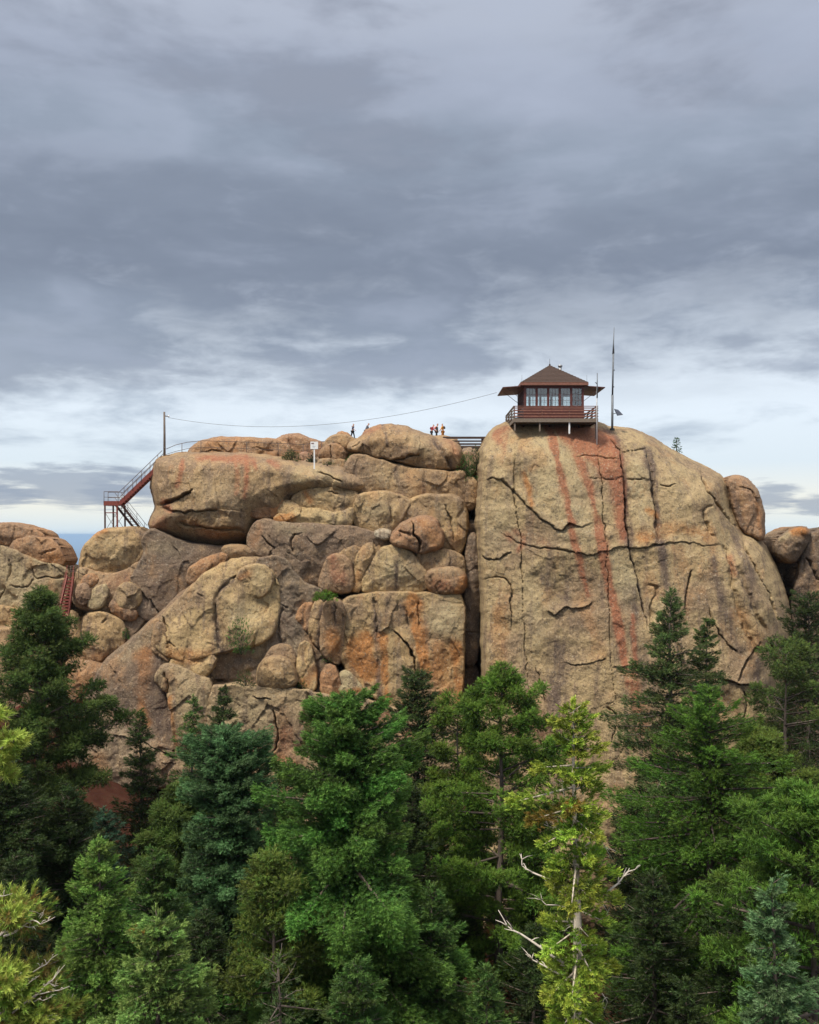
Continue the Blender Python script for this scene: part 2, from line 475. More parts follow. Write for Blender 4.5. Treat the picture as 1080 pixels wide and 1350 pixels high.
def rock(name, label, poly, Y, T, r, tone=TAN, lean=0.0, yaw=0.0, carve=(), stains_shade=(), step=1.6, smooth=1, back=None,
         bulge=0.2, rough=1.0, seed=1, cat="boulder", group=None, kind=None, power=3.4, tight=2.7, rk=0.36, flush=True, proud=False, facet=0.85):
    pts = chaikin(poly, smooth)
    cx, cy = pts.mean(0)
    if T < 5: T = (0.66 if flush else 0.9) * T
    step = min(step, 1.0) if step < 2 else step
    if group in (GL, "rocks of the outcrop at the left edge") and not proud:
        S_ = 80.3 + (850.0 - cy) * 0.012 + (2.0 if cx < 190 and cy < 880 else 0.0) + (1.5 if cx < 100 else 0)
        Fr = Y - T
        Y = Y + (S_ + (0.38 if flush else 0.55) * (Fr - S_)) - Fr
    # small irregularities along the outline
    q = np.c_[pts / 11.0, np.full(len(pts), seed * 3.7)]
    pts = resample(pts, 3.0)
    q = np.c_[pts / 11.0, np.full(len(pts), seed * 3.7)]
    pts = pts + 1.3 * rough * np.c_[fbm(q, 1.0, 3, seed), fbm(q + 50, 1.0, 3, seed)]
    area = 0.5 * np.sum(pts[:, 0] * np.roll(pts[:, 1], -1) - np.roll(pts[:, 0], -1) * pts[:, 1])
    rT, rR, rB, rL = (r, r, r, r) if not isinstance(r, (tuple, list)) else r
    d = np.roll(pts, -1, 0) - pts
    nrm = np.c_[d[:, 1], -d[:, 0]] * (1 if area > 0 else -1)
    nrm /= (np.linalg.norm(nrm, axis=1)[:, None] + 1e-9)
    pts = pts + 1.3 * tight * nrm            # neighbours press into each other, so only tight joints stay open
    wT, wB = np.clip(-nrm[:, 1], 0, 1) ** 2, np.clip(nrm[:, 1], 0, 1) ** 2
    wR, wL = np.clip(nrm[:, 0], 0, 1) ** 2, np.clip(-nrm[:, 0], 0, 1) ** 2
    rT, rR, rB, rL = (k * rk for k in (rT, rR, rB, rL))
    rseg = wT * rT + wB * rB + wR * rR + wL * rL + 1e-6
    x0, y0 = pts.min(0) - 2 * step; x1, y1 = pts.max(0) + 2 * step
    gx = np.arange(x0, x1 + step, step); gy = np.arange(y0, y1 + step, step)
    GX, GY = np.meshgrid(gx, gy)
    P = np.c_[GX.ravel(), GY.ravel()]
    cs = 4.0
    cxs = np.arange(x0, x1 + cs * 2, cs); cys = np.arange(y0, y1 + cs * 2, cs)
    CX, CY = np.meshgrid(cxs, cys); CP = np.c_[CX.ravel(), CY.ravel()]
    cd, _, cu, _, _ = polydist(CP, pts, True, rseg)
    cin = inside(CP, pts)
    def up(f):
        f = f.reshape(CX.shape)
        fx = (P[:, 0] - x0) / cs; fy = (P[:, 1] - y0) / cs
        ix = np.clip(fx.astype(int), 0, f.shape[1] - 2); iy = np.clip(fy.astype(int), 0, f.shape[0] - 2)
        tx, ty = fx - ix, fy - iy
        return (f[iy, ix] * (1 - tx) + f[iy, ix + 1] * tx) * (1 - ty) + (f[iy + 1, ix] * (1 - tx) + f[iy + 1, ix + 1] * tx) * ty
    dist = up(cd); u = up(cu); ins = up(cin.astype(float)) > 0.5
    near = P.copy()
    nb_ = dist < 9.0
    ins[nb_] = inside(P[nb_], pts)
    dist[nb_], near[nb_], u[nb_], _, _ = polydist(P[nb_], pts, True, rseg)
    keep = ins | (dist < 0.72 * step)
    on = keep & (~ins | (dist < 0.3 * step))
    P = np.where(on[:, None], near, P)
    u = np.where(on, 0, u)
    shape = GX.shape
    inner = (keep & ~on).reshape(shape)
    def prof(v):
        v = np.clip(v, 0, 1)
        return (1 - (1 - v) ** power) ** (1 / power)
    it = int(np.clip(min(rT, rR, rB, rL) / step * 0.8, 2, 30))
    h = blur(np.where(inner, prof(u.reshape(shape)), 0.0), inner, it)
    dd = np.where(inner, dist.reshape(shape), 0.0)
    dd = blur(dd, inner, 30)
    dd = (dd / (dd.max() + 1e-6)) ** (0.85 if flush else 0.5)
    hf = ((1 - bulge) * h + bulge * dd).ravel()
    lean_y = lean * (cy - P[:, 1]) / PXM + yaw * (P[:, 0] - cx) / PXM
    tb = back if back is not None else T
    yf = Y + lean_y - T * hf
    X = (P[:, 0] - 540) / F * yf; Z = (EYE_ROW - P[:, 1]) / F * yf
    yb = Y + lean_y + tb * h.ravel()
    edge = np.clip(u * 2.2, 0, 1)
    # cracks, grooves and ledges
    WP = P + 1.6 * np.c_[vnoise(np.c_[P / 9.0, np.full(len(P), seed)], 3), vnoise(np.c_[P / 9.0, np.full(len(P), seed + 9.0)], 4)] \
           + 0.7 * np.c_[vnoise(np.c_[P / 3.5, np.full(len(P), seed)], 5), vnoise(np.c_[P / 3.5, np.full(len(P), seed + 9.0)], 6)]
    wv = 1.0 + 0.75 * vnoise(np.c_[P / 16.0, np.full(len(P), seed + 3.0)], 8) + 0.35 * vnoise(np.c_[P / 5.0, np.full(len(P), seed + 3.0)], 9)
    wv = np.clip(wv, 0.5, 2.0)
    for c in carve:
        line, w, dep = c[0], c[1], c[2]
        ledge, reach = (0.55 * c[3], 0.7 * c[4]) if len(c) > 3 else (0, 1)
        ln = np.asarray(line, float) if len(line) < 3 else chaikin(line, 2, False)
        m = max(4 * w, 3 * abs(reach))
        bb = (P[:, 0] > ln[:, 0].min() - m) & (P[:, 0] < ln[:, 0].max() + m) & (P[:, 1] > ln[:, 1].min() - m) & (P[:, 1] < ln[:, 1].max() + m)
        if not bb.any(): continue
        dc, _, _, sd_, tt = polydist(WP[bb], ln, False)
        taper = np.clip(np.minimum(tt, 1 - tt) * 4 + 0.05, 0, 1)
        yf[bb] += 0.85 * dep * np.exp(-(dc / (0.50 * w * (wv[bb] if w < 3.2 else 1 + 0.3 * (wv[bb] - 1)))) ** 2) * taper * edge[bb]
        if ledge:
            # positive ledge: the side to the LEFT of the drawing direction in the picture stands proud
            s_ = np.where(sd_ < 0, 1.0, 0.0)
            yf[bb] -= ledge * s_ * np.exp(-(dc / reach) ** 2) * taper * edge[bb]
    p3 = np.c_[X, np.full(len(X), Y), Z]
    n1 = fbm(p3, 3.6, 3, seed + 20); n2 = fbm(p3, 0.9, 4, seed + 40, 0.6); n3 = np.abs(fbm(p3, 1.9, 3, seed + 60))
    # broken joint faces: each cell of a warped pattern is a slightly tilted plane
    fac = np.zeros(len(P))
    for cell, amp in ((46.0, 0.20), (19.0, 0.07)):
        FP = (P + 0.30 * cell * np.c_[fbm(np.c_[P, np.full(len(P), seed * 3.0)], cell * 0.8, 3, 21), fbm(np.c_[P, np.full(len(P), seed * 3.0 + 70)], cell * 0.8, 3, 22)]) / (np.array([0.8, 1.25]) * cell)
        ic = np.floor(FP); bd = np.full(len(P), 1e9); val = np.zeros(len(P))
        for oy in (-1, 0, 1):
            for ox in (-1, 0, 1):
                ci = (ic + [ox, oy]).astype(np.int64); zz = np.full(len(P), seed, np.int64)
                hx, hy = _hash(ci[:, 0], ci[:, 1], zz, 1), _hash(ci[:, 0], ci[:, 1], zz, 2)
                dx_, dy_ = FP[:, 0] - ci[:, 0] - hx, FP[:, 1] - ci[:, 1] - hy
                d2 = dx_ * dx_ + dy_ * dy_; m_ = d2 < bd
                v_ = (_hash(ci[:, 0], ci[:, 1], zz, 3) - 0.5) * 1.3 + dx_ * (_hash(ci[:, 0], ci[:, 1], zz, 4) - 0.5) * 2.2 + dy_ * (_hash(ci[:, 0], ci[:, 1], zz, 5) - 0.5) * 2.2
                val = np.where(m_, v_, val); bd = np.where(m_, d2, bd)
        fac += amp * val
    yf += edge * min(1.0, 0.4 + rough * 0.6) * FACET * facet * fac
    n4 = 1 - np.abs(fbm(p3 * np.array([1, 1, 0.75]), 0.62, 3, seed + 90, 0.6)) * 2
    n5 = fbm(p3, 6.5, 2, seed + 30)
    yf += edge * rough * (0.40 * n1 + 0.15 * n2 - 0.22 * n3 + 0.035 * n4 + 0.5 * n5)
    X = X + rough * 0.10 * n2; Z = Z + rough * 0.10 * fbm(p3 + 31, 0.9, 3, seed + 80)
    # faces
    idx = np.full(len(P), -1)
    ki = np.nonzero(keep)[0]; idx[ki] = np.arange(len(ki))
    I = idx.reshape(shape)
    q = np.stack([I[:-1, :-1], I[1:, :-1], I[1:, 1:], I[:-1, 1:]], -1).reshape(-1, 4)
    q = q[(q >= 0).all(1)]
    # open quads at the outline that have at least one inner vertex or stay on the rim
    nK = len(ki)
    onk = on[ki]
    Vf = np.c_[X, yf, Z][ki]
    bi = np.arange(nK); nb = (~onk).sum(); bi[~onk] = nK + np.arange(nb)
    Vb = np.c_[X, yb, Z][ki][~onk]
    V = np.vstack([Vf, Vb])
    allon = onk[q].all(1)
    qb = bi[q][~allon][:, ::-1]
    faces = np.vstack([q, qb])
    me = np_mesh(name, V, faces)
    st = np.zeros((len(P), 4), np.float32); veg = None
    ch = {'red': 0, 'dark': 1, 'lich': 2, 'orange': 3}
    for s in stains_shade:
        kindc, pl, w, amt = s[0], s[1], s[2], s[3]
        closed = len(s) > 4 and s[4] == 'poly'
        ln = chaikin(pl, 2, closed) if len(pl) > 2 else np.asarray(pl, float)
        WQ = P + (6.0 if w > 6 else 2.4) * np.c_[fbm(np.c_[P, np.full(len(P), seed * 5.0)], 16.0, 3, 13), fbm(np.c_[P, np.full(len(P), seed * 5.0 + 90)], 16.0, 3, 14)]
        dc = polydist(WQ, ln, closed)[0]
        wn = fbm(np.c_[P / [1, 2.2], np.full(len(P), seed * 2.0)], 20.0, 3, 15)
        dc = dc / np.clip(1 + 0.9 * wn, 0.4, 2) if not closed else dc + 3.0 * wn * min(1, w / 6)
        if closed:
            sg = np.where(inside(WQ, ln), -dc, dc)
            a = 1 / (1 + np.exp(np.clip(sg / (w * 0.45), -30, 30)))
        else: a = np.exp(-(dc / w) ** 2.5)
        st[:, ch[kindc]] = np.maximum(st[:, ch[kindc]], a * amt * np.clip(0.95 + 0.7 * fbm(np.c_[P, np.full(len(P), seed * 2.0 + 40)], 26.0, 3, 16), 0.25, 1.3))
    stv = np.vstack([st[ki], st[ki][~onk]])
    a = me.attributes.new("stain", 'FLOAT_COLOR', 'POINT')
    a.data.foreach_set("color", np.ascontiguousarray(stv, np.float32).ravel())
    o = link_mesh(name, me, GRANITE)
    o.color = (*tone, 1)
    props(o, label, None if kind == 'structure' else cat, group, kind)
    return o

# ---- hidden mass behind the left cliff and behind the chimney
rock("cliff_core", "", [(108, 765), (112, 725), (150, 706), (215, 700), (240, 640), (300, 612), (440, 606), (612, 606), (618, 700), (618, 1260), (95, 1260), (92, 900), (96, 820)],
     88, 2.6, 18, GREY, back=8, step=3.0, kind="structure", seed=2)
rock("chimney_wall", "", [(598, 602), (615, 592), (630, 596), (640, 620), (655, 700), (660, 1260), (590, 1260), (590, 800)], 90.5, 2.0, 10, GREY, back=3, step=2.5, kind="structure", seed=3)
rock("summit_shelf", "", [(425, 592), (470, 579), (540, 577), (600, 577.5), (606, 590), (606, 660), (425, 660)], 95, 5, 9, BROWN, back=5, step=2.5, kind="structure", seed=4, rough=0.4)

# ---- summit ridge and rocks
rock("rock_hump", "long low reddish rock hump behind the path railing", [(248, 602), (254, 590), (266, 583), (288, 579), (320, 579), (345, 581), (366, 582), (384, 588), (392, 640), (248, 640)],
     91, 3.5, (26, 8, 6, 20), RUST, step=1.4, seed=5, cat="rock", carve=[([(256, 600), (285, 592), (300, 600)], 1.5, 0.6), ([(330, 590), (360, 594)], 1.5, 0.4)])
rock("rock_hump", "rounded reddish hump rising left of the white sign", [(355, 590), (366, 581), (378, 575), (390, 574), (404, 578), (418, 583), (432, 586), (442, 596), (446, 640), (352, 640)],
     92, 3.5, (24, 10, 6, 16), (0.34, 0.20, 0.125), step=1.4, seed=6, cat="rock")
rock("ledge_rock", "small red broken rock beside the bush left of the sign post", [(390, 612), (396, 600), (404, 598), (416, 604), (424, 612), (420, 618), (396, 618)], 88.5, 2, 8, (0.36, 0.18, 0.12), step=1.2, seed=7, cat="rock")
rock("small_boulder", "flat brown boulder on top of the small pile right of the sign", [(428, 588), (433, 578), (444, 574), (458, 576), (470, 583), (476, 592), (462, 599), (448, 596), (434, 594)], 88.5, 2.4, 9, BROWN, step=1.2, seed=8, group="small boulders right of the sign")
rock("small_boulder", "reddish boulder split by a vertical crack, low in the small pile right of the sign", [(422, 602), (428, 590), (438, 586), (450, 589), (456, 598), (456, 606), (440, 607), (426, 605)], 87.6, 2.0, 8, RUST, step=1.0, seed=9, carve=[([(436, 586), (437, 606)], 1.2, 0.7)], group="small boulders right of the sign")
rock("small_boulder", "long low grey slab under the reddish split boulder", [(416, 616), (422, 606), (440, 606), (456, 608), (460, 616), (452, 622), (430, 622)], 87.2, 2.0, 7, YELLOW, step=1.2, seed=10, group="small boulders right of the sign")
rock("small_boulder", "small orange boulder at the feet of the hiker in blue", [(443, 580), (446, 573), (452, 571), (458, 573), (463, 581), (460, 590), (446, 590)], 90.5, 1.8, 9, RUST, step=1.2, seed=11, group="small boulders right of the sign")
rock("summit_boulder", "biggest rounded brown boulder on the summit between the hikers", [(456, 594), (458, 584), (468, 579), (476, 574), (483, 566), (496, 560), (512, 558), (530, 560), (546, 565), (562, 571), (578, 577), (592, 579), (604, 584), (611, 593), (612, 606), (611, 619), (596, 623), (560, 621), (540, 616), (515, 610), (498, 606), (483, 601), (470, 598)],
     88, 4.2, (34, 12, 7, 20), BROWN, step=1.4, flush=False, rk=0.6, power=2.5, tight=0.0, seed=12, carve=[([(512, 609), (530, 603), (556, 599)], 1.6, 0.9, 0.25, 8), ([(571, 576), (580, 592), (590, 608), (598, 622)], 4, 0.45), ([(458, 597), (462, 590), (478, 582)], 1.6, 0.5), ([(593, 580), (603, 600)], 3, 0.4)],
     stains_shade=[('dark', [(504, 560), (508, 570), (512, 588)], 2.2, 0.9), ('dark', [(572, 577), (582, 595), (597, 622)], 3.5, 0.7), ('lich', [(535, 570), (560, 575), (570, 600), (545, 600)], 8, 0.6, 'poly'), ('red', [(480, 570), (500, 562)], 4, 0.4), ('red', [(592, 580), (604, 600)], 5, 0.4)])
rock("rock_slab", "brown grey slab directly under the biggest summit boulder", [(452, 628), (458, 610), (470, 600), (485, 603), (515, 612), (545, 619), (600, 624), (612, 622), (614, 640), (613, 664), (590, 666), (550, 664), (505, 662), (480, 660), (462, 650)],
     87, 3.2, (9, 8, 14, 14), BROWN, step=1.5, seed=13, cat="rock slab", stains_shade=[('dark', [(455, 615), (480, 606), (490, 640), (470, 655), (460, 640)], 6, 0.6, 'poly'), ('lich', [(478, 605), (540, 620), (560, 650), (490, 650)], 10, 0.4, 'poly'), ('orange', [(540, 630), (560, 655)], 8, 0.25), ('dark', [(520, 620), (532, 655)], 4, 0.5)], group=GL)
# ---- the capstone with its overhang
rock("capstone_boulder", "huge overhanging capstone with red streaks, beside the stairway top", [(203, 622), (206, 610), (214, 604), (230, 601), (250, 599), (280, 599), (310, 600), (340, 601), (370, 606), (400, 611), (430, 613), (456, 618), (478, 624), (488, 640), (480, 656), (455, 662), (430, 660), (402, 660), (385, 668), (372, 690), (345, 694), (336, 706), (326, 718), (302, 722), (268, 721), (238, 713), (214, 704), (196, 696), (200, 685), (208, 670), (204, 655), (200, 640)],
     88, 6.8, (24, 18, 46, 34), (0.385, 0.275, 0.155), step=1.5, seed=14, lean=-0.06, rk=0.95, power=2.1,
     carve=[([(206, 667), (222, 662), (238, 656), (255, 644)], 2.4, 1.5, 0.5, 12), ([(222, 672), (232, 675), (260, 674), (288, 672)], 2.0, 1.0, 0.35, 14), ([(210, 668), (224, 673)], 4, 0.8), ([(255, 690), (275, 695), (300, 698), (325, 700)], 3.0, 0.8, 0.5, 12), ([(416, 622), (435, 628), (452, 636)], 1.4, 0.7), ([(440, 640), (470, 650)], 1.4, 0.5), ([(236, 688), (250, 694), (262, 692)], 2.5, 0.8)],
     stains_shade=[('red', [(255, 601), (330, 601), (338, 608), (322, 616), (312, 608), (262, 607)], 4, 0.9, 'poly'), ('red', [(310, 602), (313, 625), (312, 650)], 3.0, 0.7), ('red', [(325, 602), (326, 625), (322, 655)], 4.0, 0.95), ('red', [(334, 604), (336, 618)], 3.5, 0.7), ('red', [(240, 605), (236, 622), (232, 640)], 3.2, 0.7), ('red', [(354, 606), (366, 614)], 4, 0.7),
             ('red', [(216, 662), (224, 672)], 4, 0.9), ('red', [(196, 696), (214, 676), (224, 690), (214, 702)], 5, 0.5, 'poly'), ('orange', [(240, 680), (262, 690), (300, 700), (328, 702), (325, 716), (280, 712)], 7, 0.75, 'poly'), ('lich', [(215, 685), (260, 678), (300, 690), (270, 700), (225, 696)], 8, 0.5, 'poly'), ('dark', [(222, 706), (270, 712), (320, 712), (322, 720), (260, 722)], 5, 0.8, 'poly'),  # the dark band paints the overhang's shade on the underside
             ('dark', [(375, 620), (378, 660)], 6, 0.7), ('dark', [(418, 630), (420, 655)], 5, 0.6), ('lich', [(380, 612), (450, 622), (450, 650), (390, 655)], 10, 0.8, 'poly'), ('lich', [(250, 630), (330, 640), (350, 665), (300, 680), (260, 665)], 14, 0.45, 'poly')])
# ---- middle band
rock("boulder", "reddish lens shaped boulder under the right end of the overhang", [(318, 674), (326, 662), (342, 656), (360, 655), (374, 660), (380, 670), (374, 682), (350, 683), (334, 681)], 84, 3.0, (16, 8, 12, 14), RUST, step=1.2, seed=15, group=GL, stains_shade=[('orange', [(345, 665), (368, 675)], 9, 0.4)])
rock("boulder", "flat lichen spotted boulder with an orange patch on the upper ledge", [(383, 660), (394, 648), (418, 643), (448, 643), (466, 648), (473, 655), (466, 667), (455, 674), (441, 675), (425, 671), (407, 669), (390, 668)], 84.2, 3.0, (16, 8, 8, 12), TAN, step=1.2, seed=16, group=GL, stains_shade=[('orange', [(402, 650), (408, 660)], 5, 0.8), ('lich', [(410, 645), (465, 650), (450, 665), (420, 665)], 8, 0.5, 'poly')], carve=[([(430, 647), (448, 650)], 1.3, 0.5)])
rock("boulder", "small rounded boulder wedged at the left end of the upper ledge", [(364, 672), (374, 661), (385, 662), (394, 669), (404, 675), (392, 680), (374, 681)], 83.8, 2.4, 9, TAN, step=1.2, seed=17, group=GL)
rock("boulder", "pale yellow lichened lower block of the upper ledge with an orange left tip", [(360, 685), (366, 678), (378, 677), (392, 669), (405, 670), (425, 673), (443, 677), (456, 675), (466, 668), (464, 692), (455, 694), (440, 695), (420, 692), (405, 689), (390, 690), (372, 692)], 84, 2.8, (7, 6, 9, 10), YELLOW, step=1.2, seed=18, group=GL, stains_shade=[('orange', [(364, 686), (386, 682)], 6, 0.9), ('lich', [(410, 676), (462, 678), (460, 692), (420, 690)], 8, 1, 'poly'), ('dark', [(440, 678), (442, 694)], 3, 0.7)])
rock("boulder", "squarish olive tan block in the middle of the upper ledge", [(464, 691), (467, 668), (472, 655), (482, 651), (510, 650), (532, 655), (542, 661), (535, 672), (527, 690), (519, 701), (500, 701), (483, 699)], 84.2, 3.4, (12, 7, 12, 7), TAN, step=1.3, seed=19, group=GL, stains_shade=[('lich', [(475, 660), (520, 660), (510, 690), (475, 690)], 12, 0.7, 'poly'), ('dark', [(514, 660), (512, 695)], 5, 0.5)], carve=[([(513, 660), (516, 690)], 3, 0.3)])
rock("boulder", "large block at the right end of the upper ledge by the chimney", [(530, 670), (540, 659), (560, 654), (590, 653), (608, 658), (614, 672), (615, 695), (612, 718), (606, 732), (588, 728), (570, 726), (545, 715), (520, 705), (523, 690)], 84.4, 3.8, (14, 8, 12, 8), TAN, step=1.3, seed=20, group=GL, stains_shade=[('lich', [(560, 660), (605, 662), (605, 700), (590, 690)], 10, 0.5, 'poly'), ('orange', [(600, 715), (610, 700)], 6, 0.4), ('dark', [(588, 680), (598, 715)], 4, 0.5)], carve=[([(585, 665), (596, 685), (600, 715)], 2.2, 0.5)])
rock("boulder", "red boulder split by a bent crack on the right of the upper ledge", [(514, 712), (520, 700), (535, 688), (555, 681), (572, 682), (580, 694), (584, 712), (582, 723), (560, 728), (550, 728), (534, 722), (520, 719)], 82.6, 3.4, (14, 9, 9, 12), (0.38, 0.22, 0.13), step=1.2, flush=False, rk=0.6, power=2.5, seed=21, group=GL, carve=[([(543, 686), (547, 696), (546, 705), (552, 709), (555, 716), (553, 729)], 1.8, 1.4, 0.3, 7), ([(524, 700), (545, 706)], 2.5, 0.6)], stains_shade=[('orange', [(560, 690), (580, 720)], 10, 0.5)])
rock("small_boulder", "small pale stone wedged below the upper ledge", [(494, 703), (502, 699), (514, 700), (517, 706), (508, 711), (498, 709)], 82.5, 1.2, 5, (0.5, 0.45, 0.36), step=1.0, flush=False, rk=0.6, power=2.5, seed=22, group=GL)
rock("rock_slab", "wide purple brown slab under the upper ledge", [(328, 708), (336, 690), (352, 686), (375, 690), (395, 691), (420, 692), (462, 695), (490, 702), (512, 710), (520, 720), (503, 724), (480, 721), (462, 724), (442, 738), (432, 760), (426, 776), (410, 772), (392, 763), (383, 748), (380, 739), (364, 736), (344, 731), (330, 726)],
     84, 2.8, (8, 10, 9, 9), PURPLE, step=1.4, seed=23, cat="rock slab", group=GL, carve=[([(346, 707), (354, 715), (362, 724)], 1.5, 0.7), ([(389, 704), (384, 715), (386, 728)], 1.8, 0.6), ([(385, 706), (400, 703)], 1.5, 0.5)], stains_shade=[('orange', [(345, 700), (338, 715)], 9, 0.3), ('lich', [(365, 694), (410, 700)], 7, 0.4), ('dark', [(440, 705), (432, 740)], 9, 0.4)])
# ---- lower boulder row
rock("boulder", "reddish round boulder at the left end of the lower row", [(422, 779), (424, 757), (430, 741), (441, 731), (453, 732), (462, 741), (465, 757), (465, 776), (458, 780), (440, 780)], 82.4, 3.4, (14, 7, 8, 13), (0.37, 0.25, 0.155), step=1.2, seed=24, group=GL, stains_shade=[('red', [(440, 740), (450, 760)], 8, 0.6), ('dark', [(430, 755), (440, 765)], 6, 0.5)])
rock("boulder", "small dark boulder peeking out behind the reddish one in the lower row", [(446, 735), (457, 722), (470, 718), (478, 724), (470, 745), (460, 752)], 83, 2.4, 9, BROWN, step=1.2, seed=25, group=GL)
rock("boulder", "narrow leaning boulder in the lower row with a reddish foot", [(464, 779), (466, 757), (470, 735), (475, 720), (486, 716), (497, 719), (505, 722), (496, 734), (482, 747), (478, 762), (477, 779)], 82.4, 3.2, (9, 7, 5, 7), TAN, step=1.2, seed=26, group=GL, stains_shade=[('orange', [(468, 775), (472, 755)], 6, 0.6)])
rock("boulder", "broad yellow lichened boulder in the middle of the lower row", [(475, 779), (478, 761), (488, 746), (502, 723), (520, 719), (536, 724), (548, 735), (560, 752), (566, 768), (562, 778), (530, 781), (500, 781)], 82.3, 3.8, (18, 10, 7, 12), YELLOW, step=1.3, seed=27, group=GL, stains_shade=[('lich', [(500, 730), (540, 735), (550, 770), (500, 770)], 12, 0.9, 'poly'), ('dark', [(522, 735), (523, 775)], 3, 0.8), ('dark', [(555, 755), (562, 776)], 5, 0.8), ('dark', [(497, 762), (510, 770)], 6, 0.4)])
rock("boulder", "grey topped boulder behind the red one at the right end of the lower row", [(546, 733), (560, 728), (580, 725), (600, 728), (611, 738), (613, 760), (610, 782), (590, 782), (568, 772), (558, 752)], 83.2, 3.4, (10, 7, 8, 8), TAN, step=1.3, seed=28, group=GL, stains_shade=[('dark', [(592, 735), (595, 748)], 5, 0.6)])
rock("boulder", "rounded red brown boulder at the right end of the lower row", [(561, 764), (565, 753), (580, 750), (600, 748), (611, 755), (614, 769), (609, 781), (590, 786), (572, 783), (564, 775)], 81.2, 3.0, (12, 10, 12, 12), (0.39, 0.24, 0.13), step=1.1, flush=False, rk=0.6, power=2.5, seed=29, group=GL, stains_shade=[('orange', [(600, 780), (611, 765)], 7, 0.9), ('lich', [(570, 752), (604, 752)], 5, 0.5), ('red', [(575, 768), (592, 776)], 7, 0.5)])
# ---- orange streaked buttress
rock("rock_buttress", "broad flat buttress with orange streaks below the lower boulder row", [(451, 802), (454, 791), (470, 786), (490, 783), (530, 781), (570, 784), (590, 786), (611, 784), (611, 850), (609, 900), (607, 934), (590, 938), (560, 952), (535, 942), (510, 928), (490, 915), (470, 896), (455, 881), (451, 868), (453, 840)],
     81.6, 3.2, (10, 4, 7, 8), (0.42, 0.31, 0.165), step=1.3, seed=30, cat="rock buttress", lean=0.05, group=GL, bulge=0.2,
     carve=[([(492, 788), (497, 800), (498, 840)], 3, 0.45), ([(520, 832), (532, 842), (542, 858), (548, 868), (549, 890)], 1.8, 1.5, 0.7, 10), ([(552, 792), (550, 805), (555, 830)], 2.5, 0.4), ([(533, 800), (540, 830)], 3, 0.35)],
     stains_shade=[('dark', [(495, 795), (499, 830), (499, 870), (503, 920)], 5.75, 1.0), ('dark', [(525, 800), (530, 820), (545, 850), (552, 862), (545, 840), (540, 810), (530, 795)], 4.6, 0.85, 'poly'), ('dark', [(553, 792), (551, 812), (556, 835)], 4.0249999999999995, 0.8), ('orange', [(488, 830), (495, 860), (494, 900), (470, 890), (456, 870), (458, 840)], 7, 1.27, 'poly'), ('orange', [(545, 795), (545, 815), (556, 860), (557, 880)], 7, 1.35), ('orange', [(505, 840), (512, 925)], 6, 1.05), ('orange', [(600, 850), (604, 930)], 8, 1.12), ('orange', [(565, 845), (600, 850), (600, 920), (565, 930)], 10, 0.6, 'poly'), ('lich', [(560, 792), (608, 792), (608, 845), (565, 835)], 8, 1.0, 'poly'), ('lich', [(520, 870), (545, 890), (540, 920), (522, 900)], 8, 0.4, 'poly'), ('dark', [(462, 790), (530, 786), (560, 790), (540, 796), (480, 796)], 5.75, 0.45, 'poly')])
rock("rock_pillar", "orange footed pillar left of the broad flat buttress", [(424, 860), (425, 812), (430, 796), (440, 789), (449, 793), (453, 802), (453, 830), (451, 868), (446, 875), (435, 869)], 81, 3.0, (14, 6, 9, 7), BROWN, step=1.2, seed=31, cat="rock pillar", group=GL, stains_shade=[('orange', [(427, 830), (450, 830), (450, 870), (436, 866)], 6, 0.85, 'poly'), ('dark', [(441, 795), (443, 830)], 3, 0.5)], carve=[([(441, 792), (442, 825)], 2, 0.35)])
rock("rock_pillar", "grey brown pillar beside the grass tuft", [(408, 832), (410, 802), (418, 791), (428, 791), (427, 810), (424, 855), (417, 850), (410, 842)], 81.3, 2.6, (10, 6, 8, 7), TAN, step=1.2, seed=32, cat="rock pillar", group=GL, stains_shade=[('dark', [(423, 800), (421, 850)], 3, 0.9)])
rock("rock_pillar", "short rust coloured knob left of the pillars under the grass tuft", [(391, 818), (393, 806), (400, 797), (411, 793), (411, 806), (409, 834), (402, 830)], 81.5, 2.2, 8, RUST, step=1.1, seed=33, cat="rock pillar", group=GL)
# ---- lichened wall in the middle
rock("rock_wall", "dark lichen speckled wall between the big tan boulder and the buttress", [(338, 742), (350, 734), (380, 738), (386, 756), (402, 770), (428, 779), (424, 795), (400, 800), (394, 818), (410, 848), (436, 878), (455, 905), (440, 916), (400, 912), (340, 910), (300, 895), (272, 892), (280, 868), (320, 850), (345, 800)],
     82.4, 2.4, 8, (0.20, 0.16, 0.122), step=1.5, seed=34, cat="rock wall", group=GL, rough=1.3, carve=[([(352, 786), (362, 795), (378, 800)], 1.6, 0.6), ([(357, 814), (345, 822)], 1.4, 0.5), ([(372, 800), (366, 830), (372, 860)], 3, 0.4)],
     stains_shade=[('lich', [(340, 790), (352, 800), (350, 850), (335, 870), (330, 830)], 8, 1.0, 'poly'), ('lich', [(370, 830), (395, 840), (390, 870), (375, 860)], 8, 0.5, 'poly'), ('dark', [(362, 800), (376, 850)], 14, 0.5)])
